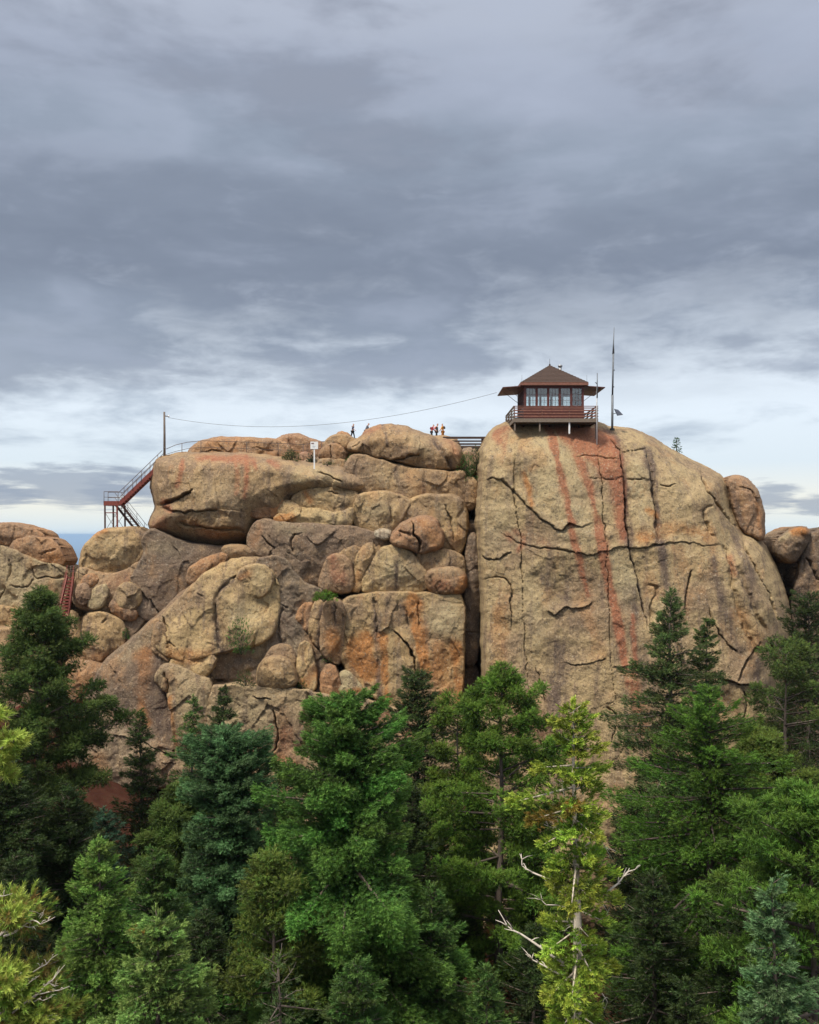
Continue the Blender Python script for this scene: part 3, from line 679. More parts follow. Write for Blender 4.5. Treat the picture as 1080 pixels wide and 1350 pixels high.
# ---- big slabs on the left
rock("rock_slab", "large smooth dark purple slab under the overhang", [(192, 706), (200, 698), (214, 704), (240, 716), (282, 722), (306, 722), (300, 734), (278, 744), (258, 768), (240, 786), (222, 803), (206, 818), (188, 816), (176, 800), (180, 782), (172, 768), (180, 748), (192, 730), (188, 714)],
     86.8, 3.2, (8, 12, 10, 14), (0.195, 0.152, 0.12), step=1.5, seed=35, cat="rock slab", group=GL, rough=0.7, stains_shade=[('lich', [(196, 720), (230, 725)], 10, 0.3), ('dark', [(240, 725), (210, 780)], 14, 0.35)], carve=[([(196, 790), (205, 806), (214, 812)], 1.6, 0.6), ([(175, 770), (190, 785), (196, 800)], 2, 0.5)])
rock("rock_slab", "very large diagonal slab sloping down to the lower left, dark with rusty bands", [(112, 925), (122, 892), (150, 862), (180, 838), (206, 815), (226, 796), (246, 776), (266, 782), (276, 850), (250, 880), (236, 900), (236, 940), (236, 990), (212, 982), (170, 966), (132, 948)],
     83.2, 4.2, (18, 10, 8, 18), (0.205, 0.155, 0.115), step=1.5, seed=36, cat="rock slab", lean=0.18, group=GL, rough=0.7, stains_shade=[('orange', [(190, 860), (186, 900), (190, 950)], 9, 0.55), ('dark', [(205, 860), (222, 880), (232, 970), (205, 975), (200, 910)], 8, 0.85, 'poly'), ('dark', [(165, 880), (160, 940)], 12, 0.4), ('lich', [(150, 870), (210, 820), (225, 812), (165, 880)], 7, 0.5, 'poly'), ('red', [(224, 905), (230, 960)], 3, 0.4)])
rock("boulder", "very large smooth tan boulder with a dark vertical groove at the centre left", [(203, 850), (201, 836), (209, 820), (224, 804), (240, 786), (258, 768), (280, 750), (300, 739), (322, 735), (345, 736), (360, 746), (368, 770), (369, 800), (364, 832), (350, 846), (320, 854), (285, 862), (260, 868), (236, 868), (216, 864)],
     81.8, 4.4, (18, 18, 14, 16), YELLOW, step=1.4, seed=37, group=GL, lean=0.14, carve=[([(306, 764), (296, 773), (286, 783), (283, 800), (284, 830), (290, 858)], 4.0, 0.4), ([(214, 812), (218, 835), (222, 856)], 1.8, 0.9), ([(306, 764), (313, 758)], 1.5, 0.8), ([(260, 782), (270, 786)], 1.5, 0.4), ([(222, 846), (232, 852)], 2, 0.5)],
     stains_shade=[('dark', [(305, 765), (288, 782), (284, 800), (285, 830), (291, 860)], 4.5, 1.0), ('lich', [(300, 790), (345, 790), (345, 840), (305, 840)], 12, 0.7, 'poly'), ('orange', [(225, 860), (275, 862)], 8, 0.5), ('dark', [(330, 742), (352, 748), (350, 765), (330, 760)], 8, 0.5, 'poly')])
rock("rock_flake", "thin orange flake along the upper left edge of the big tan boulder", [(246, 766), (250, 752), (262, 742), (280, 735), (297, 730), (300, 736), (284, 748), (266, 760), (254, 770)], 82.2, 1.8, 6, RUST, step=1.1, seed=38, cat="rock flake", group=GL)
rock("small_boulder", "small brown stone on top of the big tan boulder", [(292, 728), (300, 720), (318, 720), (336, 727), (342, 734), (322, 736), (302, 735)], 83, 2.0, 7, BROWN, step=1.1, seed=39, group=GL)
rock("boulder", "egg shaped pale boulder with an orange tip above the small fir in the wall", [(313, 761), (321, 750), (335, 746), (350, 747), (359, 757), (358, 770), (351, 785), (338, 786), (324, 778), (317, 768)], 79.0, 1.5, (8, 7, 8, 8), YELLOW, step=1.1, seed=40, group=GL, stains_shade=[('orange', [(317, 762), (326, 756)], 5, 0.6), ('lich', [(340, 760), (345, 775)], 9, 0.6)], carve=[([(318, 769), (328, 768)], 1.0, 0.2)])
rock("boulder", "rounded tan boulder low in the wall left of the light wedge stones", [(340, 901), (342, 880), (350, 868), (365, 863), (380, 868), (389, 881), (392, 901), (380, 907), (355, 907)], 80.4, 2.8, (13, 9, 7, 10), TAN, step=1.1, flush=False, rk=0.6, power=2.5, seed=41, group=GL)
rock("boulder", "flattened brown boulder behind the rounded tan one low in the wall", [(350, 872), (358, 855), (368, 849), (382, 853), (390, 866), (388, 882), (360, 880)], 81.6, 2.4, 9, BROWN, step=1.2, seed=42, group=GL)
rock("rock_block", "upright block with an orange base right of the rounded tan boulder", [(393, 888), (394, 862), (398, 846), (407, 849), (414, 872), (417, 908), (405, 909), (395, 902)], 80.9, 2.2, (9, 6, 6, 6), YELLOW, step=1.1, seed=43, group=GL, cat="rock block", stains_shade=[('orange', [(398, 900), (415, 890)], 8, 0.8)])
rock("rock_block", "reddish rounded stub under the dark gap at the foot of the pillars", [(424, 912), (427, 880), (438, 875), (446, 890), (450, 916), (440, 922), (430, 920)], 80.8, 2.2, 8, RUST, step=1.1, seed=44, group=GL, cat="rock block")
rock("rock_block", "pale wedge leaning against the buttress foot", [(446, 892), (455, 884), (470, 898), (480, 912), (466, 920), (450, 918)], 80.6, 1.8, 7, (0.46, 0.40, 0.25), step=1.1, seed=45, group=GL, cat="rock block", stains_shade=[('orange', [(455, 914), (474, 912)], 6, 0.7)])
rock("rock_block", "tan wedge under the big tan boulder", [(222, 874), (240, 865), (262, 868), (286, 862), (280, 880), (268, 893), (254, 888), (238, 880)], 80.8, 2.2, (6, 7, 6, 8), YELLOW, step=1.1, seed=46, group=GL, cat="rock block", stains_shade=[('orange', [(235, 872), (265, 870)], 5, 0.5)])
rock("rock_block", "rust tinted stub at the left foot of the big tan boulder", [(200, 856), (203, 836), (212, 816), (220, 830), (224, 852), (228, 872), (214, 866)], 81.2, 2.2, 8, (0.38, 0.26, 0.15), step=1.1, seed=47, group=GL, cat="rock block")
rock("rock_buttress", "tan buttress low on the left behind the two slim firs", [(206, 896), (211, 882), (222, 876), (240, 880), (262, 892), (280, 897), (277, 930), (274, 985), (272, 1060), (270, 1260), (236, 1260), (236, 1060), (232, 1000), (230, 950), (223, 912), (212, 906)], 80.6, 3.2, (10, 5, 8, 8), (0.40, 0.31, 0.19), step=1.4, seed=48, cat="rock buttress", group=GL, carve=[([(218, 886), (220, 900), (222, 915)], 2.0, 0.6)], stains_shade=[('orange', [(226, 920), (234, 990)], 4, 0.7), ('lich', [(240, 900), (270, 910), (262, 960), (245, 960)], 9, 0.6, 'poly')])
rock("cliff_face", "tan cracked lower face behind the central spruces", [(276, 906), (300, 904), (340, 906), (400, 910), (440, 920), (500, 926), (560, 952), (600, 938), (612, 942), (612, 1260), (275, 1260), (274, 1060), (275, 985)], 81, 3.4, (7, 5, 8, 6), (0.42, 0.325, 0.2), step=1.6, seed=49, cat="cliff face", group=GL, bulge=0.15,
     carve=[([(335, 918), (360, 920)], 1.4, 0.6, 0.3, 8), ([(360, 935), (366, 955), (367, 985), (352, 998), (335, 1004)], 1.8, 1.0, 0.3, 9), ([(405, 912), (404, 935), (396, 960)], 4, 0.4), ([(424, 925), (420, 960)], 1.4, 0.6), ([(500, 926), (540, 960), (600, 970)], 2, 0.8)],
     stains_shade=[('dark', [(410, 912), (406, 940), (396, 975)], 5, 1.0), ('dark', [(325, 925), (322, 960), (330, 985)], 6, 0.6), ('lich', [(280, 915), (350, 915), (360, 980), (290, 990)], 12, 0.9, 'poly'), ('red', [(480, 925), (560, 960), (550, 980), (470, 950)], 7, 0.6, 'poly'), ('orange', [(370, 1000), (390, 1010)], 10, 0.6), ('red', [(375, 970), (370, 1050)], 12, 0.35)])
# ---- left block under the stair tower
rock("boulder", "large tan boulder carrying the red stair tower", [(106, 744), (112, 722), (122, 711), (133, 702), (150, 698), (172, 697), (190, 700), (198, 709), (192, 726), (182, 740), (168, 752), (150, 758), (130, 756), (110, 752)], 85, 4.0, (14, 14, 9, 14), TAN, step=1.3, seed=50, group=GL, stains_shade=[('lich', [(120, 715), (160, 705), (170, 740), (130, 745)], 12, 0.5, 'poly'), ('orange', [(130, 703), (138, 700)], 4, 0.7), ('dark', [(187, 702), (194, 715)], 4, 0.7)])
rock("boulder", "broad tan block below the boulder with the stair tower", [(98, 772), (104, 748), (116, 750), (132, 756), (156, 758), (172, 749), (186, 738), (184, 765), (178, 800), (150, 808), (120, 804), (98, 796)], 85, 3.0, (8, 10, 9, 12), (0.39, 0.275, 0.17), step=1.3, seed=51, group=GL, stains_shade=[('lich', [(105, 752), (120, 756)], 6, 0.4), ('red', [(150, 770), (170, 760)], 10, 0.3)])
rock("boulder", "round pale knob sticking out left of the dark purple slab", [(150, 791), (155, 776), (167, 768), (180, 772), (187, 785), (183, 800), (170, 803), (157, 798)], 82.6, 2.8, (12, 10, 11, 11), YELLOW, step=1.1, seed=52, group=GL)
rock("small_boulder", "rust boulder tucked under the round pale knob", [(143, 803), (150, 790), (160, 794), (172, 803), (182, 806), (178, 818), (160, 815)], 83, 2.2, 8, RUST, step=1.1, seed=53, group=GL)
rock("small_boulder", "small rust boulder near the left gap, left of a pale one", [(103, 782), (106, 770), (115, 769), (122, 780), (119, 793), (110, 797), (104, 791)], 82.8, 2.0, 8, (0.36, 0.24, 0.16), step=1.1, seed=54, group=GL)
rock("small_boulder", "pale yellowish boulder right of the small rust one near the left gap", [(116, 797), (121, 781), (130, 772), (143, 771), (142, 790), (133, 802), (122, 802)], 82.6, 2.2, (9, 7, 8, 8), (0.46, 0.38, 0.23), step=1.1, seed=55, group=GL)
rock("small_boulder", "little round stone above the small rust and pale pair", [(109, 768), (114, 758), (124, 757), (130, 764), (124, 772), (113, 773)], 83, 1.6, 6, RUST, step=1.1, seed=56, group=GL)
rock("boulder", "big bulbous boulder low on the left edge of the cliff", [(108, 832), (113, 812), (128, 806), (150, 811), (166, 824), (165, 850), (152, 869), (136, 884), (118, 876), (110, 855)], 83.4, 4.0, (12, 14, 16, 12), TAN, step=1.3, seed=57, group=GL, stains_shade=[('orange', [(120, 868), (150, 866)], 9, 0.5), ('dark', [(118, 815), (112, 850)], 4, 0.6)], carve=[([(134, 822), (142, 815)], 1.6, 0.5)])
rock("boulder", "tan boulder at the outer left edge beside the bulbous one", [(80, 852), (84, 822), (92, 806), (100, 810), (113, 832), (120, 868), (112, 880), (94, 872)], 83.8, 3.4, (10, 9, 12, 10), TAN, step=1.3, seed=58, group=GL)
rock("rock_block", "dark block in the gap between the bulbous boulder and the diagonal slab", [(160, 822), (178, 812), (194, 818), (188, 838), (166, 860)], 85, 2.0, 8, PURPLE, step=1.4, seed=59, group=GL, cat="rock block")
rock("rock_block", "orange patch of rock under the bulbous boulder", [(84, 872), (110, 872), (138, 878), (150, 872), (140, 900), (118, 925), (90, 920)], 84.6, 2.4, 8, (0.42, 0.23, 0.11), step=1.5, seed=60, group=GL, cat="rock block")
rock("rock_slab", "undercut grey slab at the base of the cliff above red soil", [(96, 1015), (105, 955), (120, 940), (150, 950), (180, 968), (222, 986), (238, 1000), (240, 1030), (205, 1040), (160, 1037), (125, 1036)], 82.2, 3.8, (8, 7, 13, 10), (0.33, 0.26, 0.18), step=1.5, seed=61, cat="rock slab", group=GL, carve=[([(148, 968), (170, 974), (186, 980)], 1.6, 0.8, 0.3, 8), ([(185, 975), (215, 992), (238, 1002)], 1.6, 0.7)], stains_shade=[('dark', [(110, 1026), (160, 1030), (235, 1030), (235, 1042), (120, 1040)], 5, 0.8, 'poly'), ('dark', [(150, 980), (148, 1030)], 5, 0.5), ('orange', [(130, 1000), (142, 1030)], 8, 0.5)])
# ---- left neighbour outcrop
GX_ = "rocks of the outcrop at the left edge"
rock("outcrop_core", "", [(-90, 720), (0, 712), (50, 730), (84, 748), (88, 800), (80, 870), (70, 1100), (-90, 1100)], 87, 3, 14, GREY, step=3.0, kind="structure", seed=62)
rock("boulder", "red brown cap boulder on top of the left edge outcrop", [(-60, 702), (-20, 694), (0, 692), (22, 693), (42, 698), (55, 706), (60, 714), (48, 719), (28, 718), (10, 718), (-20, 716), (-60, 716)], 85.4, 3.2, (12, 10, 8, 12), RUST, step=1.3, seed=63, group=GX_)
rock("boulder", "rounded red boulder under the cap of the left edge outcrop", [(12, 722), (20, 713), (36, 708), (56, 710), (70, 714), (80, 728), (85, 742), (74, 746), (58, 741), (38, 734), (22, 730)], 84.2, 3.0, (12, 9, 8, 10), (0.39, 0.23, 0.13), step=1.2, seed=64, group=GX_, carve=[([(48, 730), (60, 727), (72, 724)], 1.2, 0.3)], stains_shade=[('orange', [(55, 732), (80, 730), (80, 744), (60, 740)], 6, 0.9, 'poly')])
rock("cliff_face", "pale lichened cracked body of the left edge outcrop", [(-70, 724), (-10, 719), (14, 724), (38, 735), (60, 743), (84, 746), (92, 758), (90, 776), (86, 792), (82, 812), (60, 818), (30, 812), (-10, 815), (-70, 815)], 85.2, 3.4, (9, 9, 8, 10), (0.40, 0.325, 0.20), step=1.4, seed=65, cat="cliff face", group=GX_, carve=[([(14, 770), (24, 775), (36, 774), (44, 764)], 1.2, 0.5), ([(42, 745), (44, 765), (60, 762), (90, 760)], 1.2, 0.5), ([(8, 772), (-10, 800)], 1.2, 0.5), ([(45, 772), (42, 800), (50, 812)], 1.2, 0.5), ([(10, 735), (15, 752), (8, 768)], 1.2, 0.5)], stains_shade=[('lich', [(15, 760), (45, 760), (40, 800), (10, 790)], 10, 1, 'poly'), ('lich', [(-30, 770), (10, 775), (10, 805), (-30, 805)], 8, 0.8, 'poly'), ('dark', [(0, 722), (30, 738), (10, 745)], 6, 0.6, 'poly')])
rock("boulder", "smooth tan boulder low at the left border of the picture", [(-60, 812), (-10, 800), (8, 801), (26, 808), (38, 816), (30, 828), (5, 830), (-60, 832)], 83.6, 3.0, (10, 9, 8, 10), TAN, step=1.3, seed=66, group=GX_)
rock("cliff_face", "lower brown face of the left edge outcrop behind the tall dark pine", [(-70, 830), (0, 829), (40, 826), (66, 832), (74, 870), (70, 960), (66, 1100), (-70, 1100)], 84.4, 3.0, 10, BROWN, step=2.0, seed=67, cat="cliff face", group=GX_)
# ---- chimney stones between the cliff and the dome
GC = "stones wedged in the chimney crack"
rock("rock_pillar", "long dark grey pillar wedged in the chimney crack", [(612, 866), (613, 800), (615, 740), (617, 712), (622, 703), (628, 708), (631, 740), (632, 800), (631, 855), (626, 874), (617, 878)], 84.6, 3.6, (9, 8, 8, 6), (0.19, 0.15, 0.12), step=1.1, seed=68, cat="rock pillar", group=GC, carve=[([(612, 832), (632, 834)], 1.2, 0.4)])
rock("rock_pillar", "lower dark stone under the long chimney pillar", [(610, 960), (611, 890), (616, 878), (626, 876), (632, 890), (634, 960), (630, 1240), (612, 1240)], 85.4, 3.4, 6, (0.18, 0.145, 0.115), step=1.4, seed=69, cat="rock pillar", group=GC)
rock("small_boulder", "brown stone at the head of the chimney below the bushes", [(610, 656), (611, 640), (616, 630), (624, 631), (629, 642), (628, 660), (622, 672), (613, 668)], 85.6, 2.2, 7, BROWN, step=1.1, seed=70, group=GC)
rock("small_boulder", "rounded stone under the footbridge", [(609, 620), (610, 600), (616, 594), (624, 600), (628, 614), (624, 626), (614, 628)], 88.4, 2.0, 8, (0.35, 0.25, 0.16), step=1.1, seed=71, group=GC)
rock("small_boulder", "dark jammed stone halfway down the chimney head", [(612, 702), (614, 690), (624, 688), (631, 696), (630, 706), (620, 704)], 85.4, 1.8, 6, GREY, step=1.1, seed=72, group=GC)
# ---- the great dome
rock("rock_dome", "giant rounded granite dome with long red streaks, carrying the lookout",
     [(634, 602), (637, 590), (644, 575), (654, 565), (672, 556), (690, 553), (730, 553), (765, 554), (788, 559), (802, 564), (825, 567), (842, 571), (860, 579), (876, 590), (896, 601), (916, 611), (936, 621), (950, 630), (957, 642), (966, 676), (976, 693), (982, 703), (993, 705), (1004, 716), (1016, 736), (1031, 770), (1039, 800), (1042, 830), (1039, 860), (1032, 885), (1028, 930), (1024, 1000), (1016, 1080), (1000, 1260), (640, 1260), (636, 1150), (634, 1000), (636, 900), (634, 780), (632, 740), (629, 700), (630, 660)],
     86.5, 10.0, (62, 52, 60, 12), (0.425, 0.33, 0.19), step=1.5, seed=73, cat="rock dome", lean=0.10, bulge=0.25, back=16, power=2.2, rk=1.0, facet=0.26,
     carve=[([(660, 700), (690, 720), (720, 723), (748, 725), (765, 729), (780, 732), (800, 725), (820, 721), (845, 722), (870, 718), (896, 715), (930, 719), (954, 717)], 1.2, 0.5, 0.3, 9),
            ([(954, 717), (962, 735), (967, 755), (970, 775)], 4.0, 0.5), ([(796, 572), (811, 586), (820, 600), (822, 640), (826, 690), (830, 725), (838, 750), (845, 780), (851, 806), (858, 830)], 2.4, 1.1, -1.0, 26),
            ([(637, 633), (656, 628), (670, 640), (690, 660), (712, 683), (736, 701), (745, 696), (750, 690), (765, 695), (781, 691)], 1.1, 0.45, 0.5, 12),
            ([(682, 568), (678, 620), (678, 660), (687, 700), (688, 740), (690, 800), (694, 860), (697, 925)], 0.8, 0.45), ([(786, 575), (791, 610), (794, 660), (797, 700), (803, 760), (804, 830), (806, 880), (814, 930)], 0.8, 0.45),
            ([(631, 722), (637, 734), (650, 737), (663, 735), (676, 729)], 1.1, 0.5, 0.3, 9), ([(638, 767), (655, 760), (668, 764), (675, 775), (675, 800), (674, 830)], 1.2, 0.6, -0.2, 8),
            ([(721, 804), (732, 814), (745, 801), (760, 803), (776, 800), (783, 792)], 1.2, 0.3, 0.6, 12), ([(741, 875), (770, 876), (788, 871), (800, 869)], 1.0, 0.4, 0.2, 8), ([(804, 880), (845, 879)], 1.4, 0.8, 0.3, 8),
            ([(852, 590), (858, 605), (861, 640), (867, 680), (870, 716)], 3.5, 0.55, -0.25, 18), ([(820, 597), (838, 592), (854, 592)], 1.2, 0.5), ([(925, 616), (927, 632), (945, 660), (962, 684), (976, 700)], 1.8, 1.0, -0.4, 10),
            ([(942, 710), (936, 695), (929, 680), (931, 669), (943, 665)], 3.5, 0.5, -0.3, 10), ([(913, 752), (908, 775), (905, 805)], 1.6, 1.0), ([(978, 704), (990, 735), (1006, 765), (1020, 795), (1026, 815)], 2.0, 0.8, -0.5, 12),
            ([(960, 750), (967, 775), (978, 810), (990, 840), (998, 868)], 7.0, 0.5), ([(974, 745), (986, 780), (1000, 812), (1014, 842)], 6.0, 0.45), ([(935, 800), (945, 830), (960, 850), (972, 858)], 1.3, 0.6, 0.3, 8), ([(968, 896), (978, 882), (990, 866), (1004, 846)], 1.8, 0.9, 0.3, 8),
            ([(870, 640), (882, 641), (893, 639)], 1.4, 0.7), ([(940, 893), (965, 898), (1000, 905)], 1.4, 0.8, 0.5, 9), ([(980, 910), (984, 935), (975, 960)], 1.6, 0.8), ([(855, 770), (870, 775), (860, 800), (862, 850)], 4.0, 0.4), ([(890, 800), (895, 850), (905, 890)], 4, 0.5), ([(760, 602), (775, 600), (790, 604), (820, 604)], 1.0, 0.35), ([(775, 630), (800, 632), (822, 630)], 1.0, 0.35), ([(830, 632), (850, 630)], 1.2, 0.5), ([(708, 880), (716, 905), (720, 930)], 1.5, 0.5), ([(1015, 840), (1024, 870), (1028, 890)], 1.8, 0.8), ([(800, 930), (815, 945), (806, 980)], 1.6, 0.5)],
     stains_shade=[('red', [(722, 563), (731, 585), (738, 615), (744, 645), (750, 672), (753, 690)], 5.2, 1.2), ('red', [(752, 700), (758, 720), (763, 740), (770, 765), (778, 785)], 4.2, 0.85), ('red', [(726, 562), (760, 562), (800, 568), (816, 590), (822, 612), (823, 645), (826, 690), (822, 720), (812, 690), (810, 650), (802, 632), (790, 630), (786, 612), (770, 606), (758, 596), (742, 578)], 5, 1.25, 'poly'),
             ('red', [(762, 600), (772, 630), (780, 655), (788, 690), (794, 720), (802, 760), (810, 800), (820, 835), (824, 880)], 5.6, 1.2), ('red', [(834, 812), (837, 840), (838, 878)], 4, 0.7), ('red', [(832, 888), (840, 930), (850, 960)], 9, 0.6), ('red', [(668, 570), (664, 595), (661, 610)], 5, 0.5), ('red', [(680, 562), (650, 572), (660, 580)], 5, 0.6), ('red', [(680, 700), (692, 712), (684, 725)], 5, 0.5), ('red', [(668, 704), (674, 710)], 6, 0.5), ('red', [(716, 712), (722, 720)], 5, 0.4),
             ('orange', [(690, 625), (698, 645), (702, 665)], 5, 0.8), ('orange', [(690, 590), (715, 600), (700, 620)], 9, 0.35), ('orange', [(840, 700), (866, 700), (864, 716), (842, 716)], 6, 0.85, 'poly'), ('orange', [(855, 672), (866, 680)], 6, 0.7), ('orange', [(875, 700), (900, 695), (930, 705)], 9, 0.55), ('red', [(962, 735), (968, 755)], 6, 0.7), ('orange', [(980, 810), (1000, 850)], 10, 0.3), ('red', [(700, 930), (720, 1000)], 14, 0.35), ('orange', [(660, 810), (655, 880)], 10, 0.4), ('orange', [(770, 790), (790, 860)], 12, 0.3),
             ('dark', [(798, 574), (812, 586), (821, 602), (824, 640), (827, 690), (830, 722)], 6.5, 1.2), ('dark', [(830, 725), (840, 755), (849, 800)], 3.5, 1.16), ('dark', [(854, 592), (859, 610), (863, 640), (868, 680), (871, 720), (880, 760), (885, 790)], 5.5, 1.09), ('dark', [(740, 850), (735, 900), (730, 960)], 11, 0.87), ('dark', [(760, 820), (750, 860)], 13, 0.51), ('dark', [(835, 780), (845, 810), (820, 870), (835, 870)], 12, 0.65), ('dark', [(700, 740), (730, 770), (760, 790), (740, 800), (715, 770)], 8, 0.72, 'poly'), ('dark', [(890, 780), (893, 840), (905, 900)], 6, 0.87), ('dark', [(940, 740), (955, 800), (975, 860)], 7, 0.8), ('dark', [(700, 950), (740, 1040)], 16, 0.58),  # first dark stroke: groove stain, widened to paint the step's shadow too
             ('dark', [(684, 600), (676, 640), (672, 635)], 5, 0.72), ('dark', [(925, 860), (935, 900)], 14, 0.58), ('dark', [(960, 690), (985, 740), (1000, 800)], 9, 0.58), ('dark', [(990, 880), (1010, 860), (1015, 900), (1000, 930)], 8, 0.87, 'poly'),
             ('lich', [(696, 575), (735, 575), (760, 600), (785, 650), (790, 700), (770, 720), (740, 715), (700, 660)], 12, 0.95, 'poly'), ('lich', [(830, 600), (850, 605), (858, 660), (850, 690), (832, 690)], 8, 0.9, 'poly'), ('lich', [(806, 725), (828, 728), (846, 780), (830, 800), (808, 780)], 8, 0.95, 'poly'), ('lich', [(640, 650), (670, 650), (680, 700), (660, 725), (640, 720)], 12, 0.65, 'poly'), ('lich', [(640, 600), (670, 590), (680, 640), (650, 625)], 8, 0.5, 'poly'), ('lich', [(690, 740), (720, 790), (715, 850), (695, 850)], 12, 0.6, 'poly'), ('lich', [(890, 600), (920, 640), (910, 690), (880, 660)], 14, 0.3, 'poly'), ('lich', [(868, 790), (885, 800), (880, 850), (860, 840)], 8, 0.6, 'poly'), ('lich', [(1000, 870), (1020, 890), (1010, 930)], 8, 0.6, 'poly')])
rock("leaning_slab", "tall reddish slab leaning against the right shoulder of the dome", [(960, 636), (963, 629), (975, 628), (989, 637), (998, 650), (1004, 668), (1006, 690), (1005, 716), (994, 708), (978, 701), (970, 684), (963, 656)], 85, 2.6, (14, 12, 8, 6), (0.37, 0.235, 0.145), step=1.1, flush=False, rk=0.6, power=2.5, seed=74, cat="rock slab", stains_shade=[('orange', [(1000, 665), (1003, 705)], 5, 0.5), ('dark', [(965, 650), (980, 698)], 4, 0.7)], carve=[([(975, 640), (990, 646), (1000, 662)], 1.2, 0.5)])
# ---- right neighbour outcrop
GRT = "rocks of the outcrop at the right edge"
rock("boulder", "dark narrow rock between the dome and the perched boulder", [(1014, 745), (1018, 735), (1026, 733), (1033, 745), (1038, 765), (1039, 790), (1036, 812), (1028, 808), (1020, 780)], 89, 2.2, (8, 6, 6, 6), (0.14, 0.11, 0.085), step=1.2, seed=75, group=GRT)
rock("perched_boulder", "dark angular boulder with an orange top, perched over the right gap", [(1022, 726), (1024, 714), (1034, 706), (1048, 699), (1060, 695), (1067, 700), (1064, 712), (1056, 728), (1050, 738), (1042, 741), (1030, 735)], 85.5, 3.0, (9, 8, 13, 10), (0.17, 0.125, 0.09), step=1.1, flush=False, rk=0.6, power=2.5, seed=76, group=GRT, stains_shade=[('orange', [(1048, 702), (1062, 700)], 6, 0.9), ('lich', [(1030, 712), (1046, 704)], 5, 0.7)], rough=1.4)
rock("cliff_face", "dark mass at the right border beside the perched boulder", [(1046, 786), (1052, 752), (1060, 722), (1068, 708), (1082, 699), (1140, 690), (1180, 690), (1180, 1100), (1042, 1100), (1040, 980), (1046, 880)], 86.5, 4.0, (18, 10, 10, 16), (0.13, 0.10, 0.08), step=1.6, seed=77, cat="cliff face", group=GRT, carve=[([(1060, 735), (1070, 745), (1072, 760), (1090, 770)], 2.2, 1.0), ([(1072, 820), (1062, 850)], 2, 0.8)], stains_shade=[('lich', [(1075, 820), (1095, 840), (1085, 900)], 9, 0.7, 'poly'), ('dark', [(1045, 780), (1050, 900)], 10, 0.9)])  # dark stroke paints the chasm's shade along this edge
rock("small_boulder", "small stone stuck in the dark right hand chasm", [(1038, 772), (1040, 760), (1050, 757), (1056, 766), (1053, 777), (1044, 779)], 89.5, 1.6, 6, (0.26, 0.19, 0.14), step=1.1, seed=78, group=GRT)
rock("chasm_wall", "", [(1030, 800), (1046, 770), (1056, 740), (1080, 740), (1080, 1100), (1020, 1100)], 93, 2.0, 10, (0.06, 0.05, 0.042), step=2.5, kind="structure", seed=79)  # near-black tone stands in for the chasm's shade
# ------------------------------------------------------------------ built things
M_RED = simple_mat("red_brown_paint", (0.085, 0.017, 0.011), 0.6, 0, 0.3, 5, (1, 1, 3))
M_REDL = simple_mat("red_brown_rail_paint", (0.19, 0.075, 0.045), 0.65, 0, 0.35, 6)
M_WOOD = simple_mat("weathered_wood", (0.17, 0.13, 0.095), 0.9, 0, 0.35, 7, (1, 1, 4))
M_DARKWOOD = simple_mat("dark_wood", (0.045, 0.026, 0.02), 0.85, 0, 0.3, 7)
M_SHINGLE = simple_mat("brown_shingles", (0.052, 0.029, 0.019), 0.95, 0, 0.5, 9, (1, 1, 3), 0.5)
M_STEEL = simple_mat("galvanised_steel", (0.30, 0.30, 0.30), 0.5, 0.6, 0.15)
M_GREYPAINT = simple_mat("grey_mast_paint", (0.13, 0.14, 0.15), 0.6, 0.2, 0.2)
M_RUSTST = simple_mat("red_oxide_steel", (0.17, 0.035, 0.022), 0.65, 0.1, 0.35, 4)
M_DKRUST = simple_mat("dark_rusted_steel", (0.075, 0.035, 0.027), 0.75, 0.1, 0.35, 4)
M_RAILST = simple_mat("brown_rail_steel", (0.085, 0.055, 0.045), 0.6, 0.2, 0.25, 5)
M_WHITE = simple_mat("white_paint", (0.72, 0.71, 0.68), 0.6, 0, 0.06)
M_POLE = simple_mat("pole_wood", (0.13, 0.10, 0.08), 0.9, 0, 0.3, 5, (1, 1, 0.3))
M_INT = simple_mat("interior_wood", (0.22, 0.15, 0.09), 0.8, 0, 0.2)
M_PANEL = simple_mat("solar_cells", (0.02, 0.025, 0.04), 0.25, 0.0, 0.2)
M_BLACK = simple_mat("black_paint", (0.02, 0.02, 0.02), 0.6, 0, 0.2)
def glass():
    m, nt, bs = new_mat("window_glass")
    tr = nt.nodes.new("ShaderNodeBsdfTransparent"); gl = nt.nodes.new("ShaderNodeBsdfGlossy"); gl.inputs['Roughness'].default_value = 0.03
    fr = nt.nodes.new("ShaderNodeFresnel"); fr.inputs[0].default_value = 1.5
    mx = nt.nodes.new("ShaderNodeMixShader")
    tr.inputs[0].default_value = (0.86, 0.9, 0.9, 1)
    nt.links.new(math_(nt, 'ADD', fr.outputs[0], 0.04), mx.inputs[0]); nt.links.new(tr.outputs[0], mx.inputs[1]); nt.links.new(gl.outputs[0], mx.inputs[2])
    nt.links.new(mx.outputs[0], nt.nodes["Material Output"].inputs['Surface'])
    return m
M_GLASS = glass()

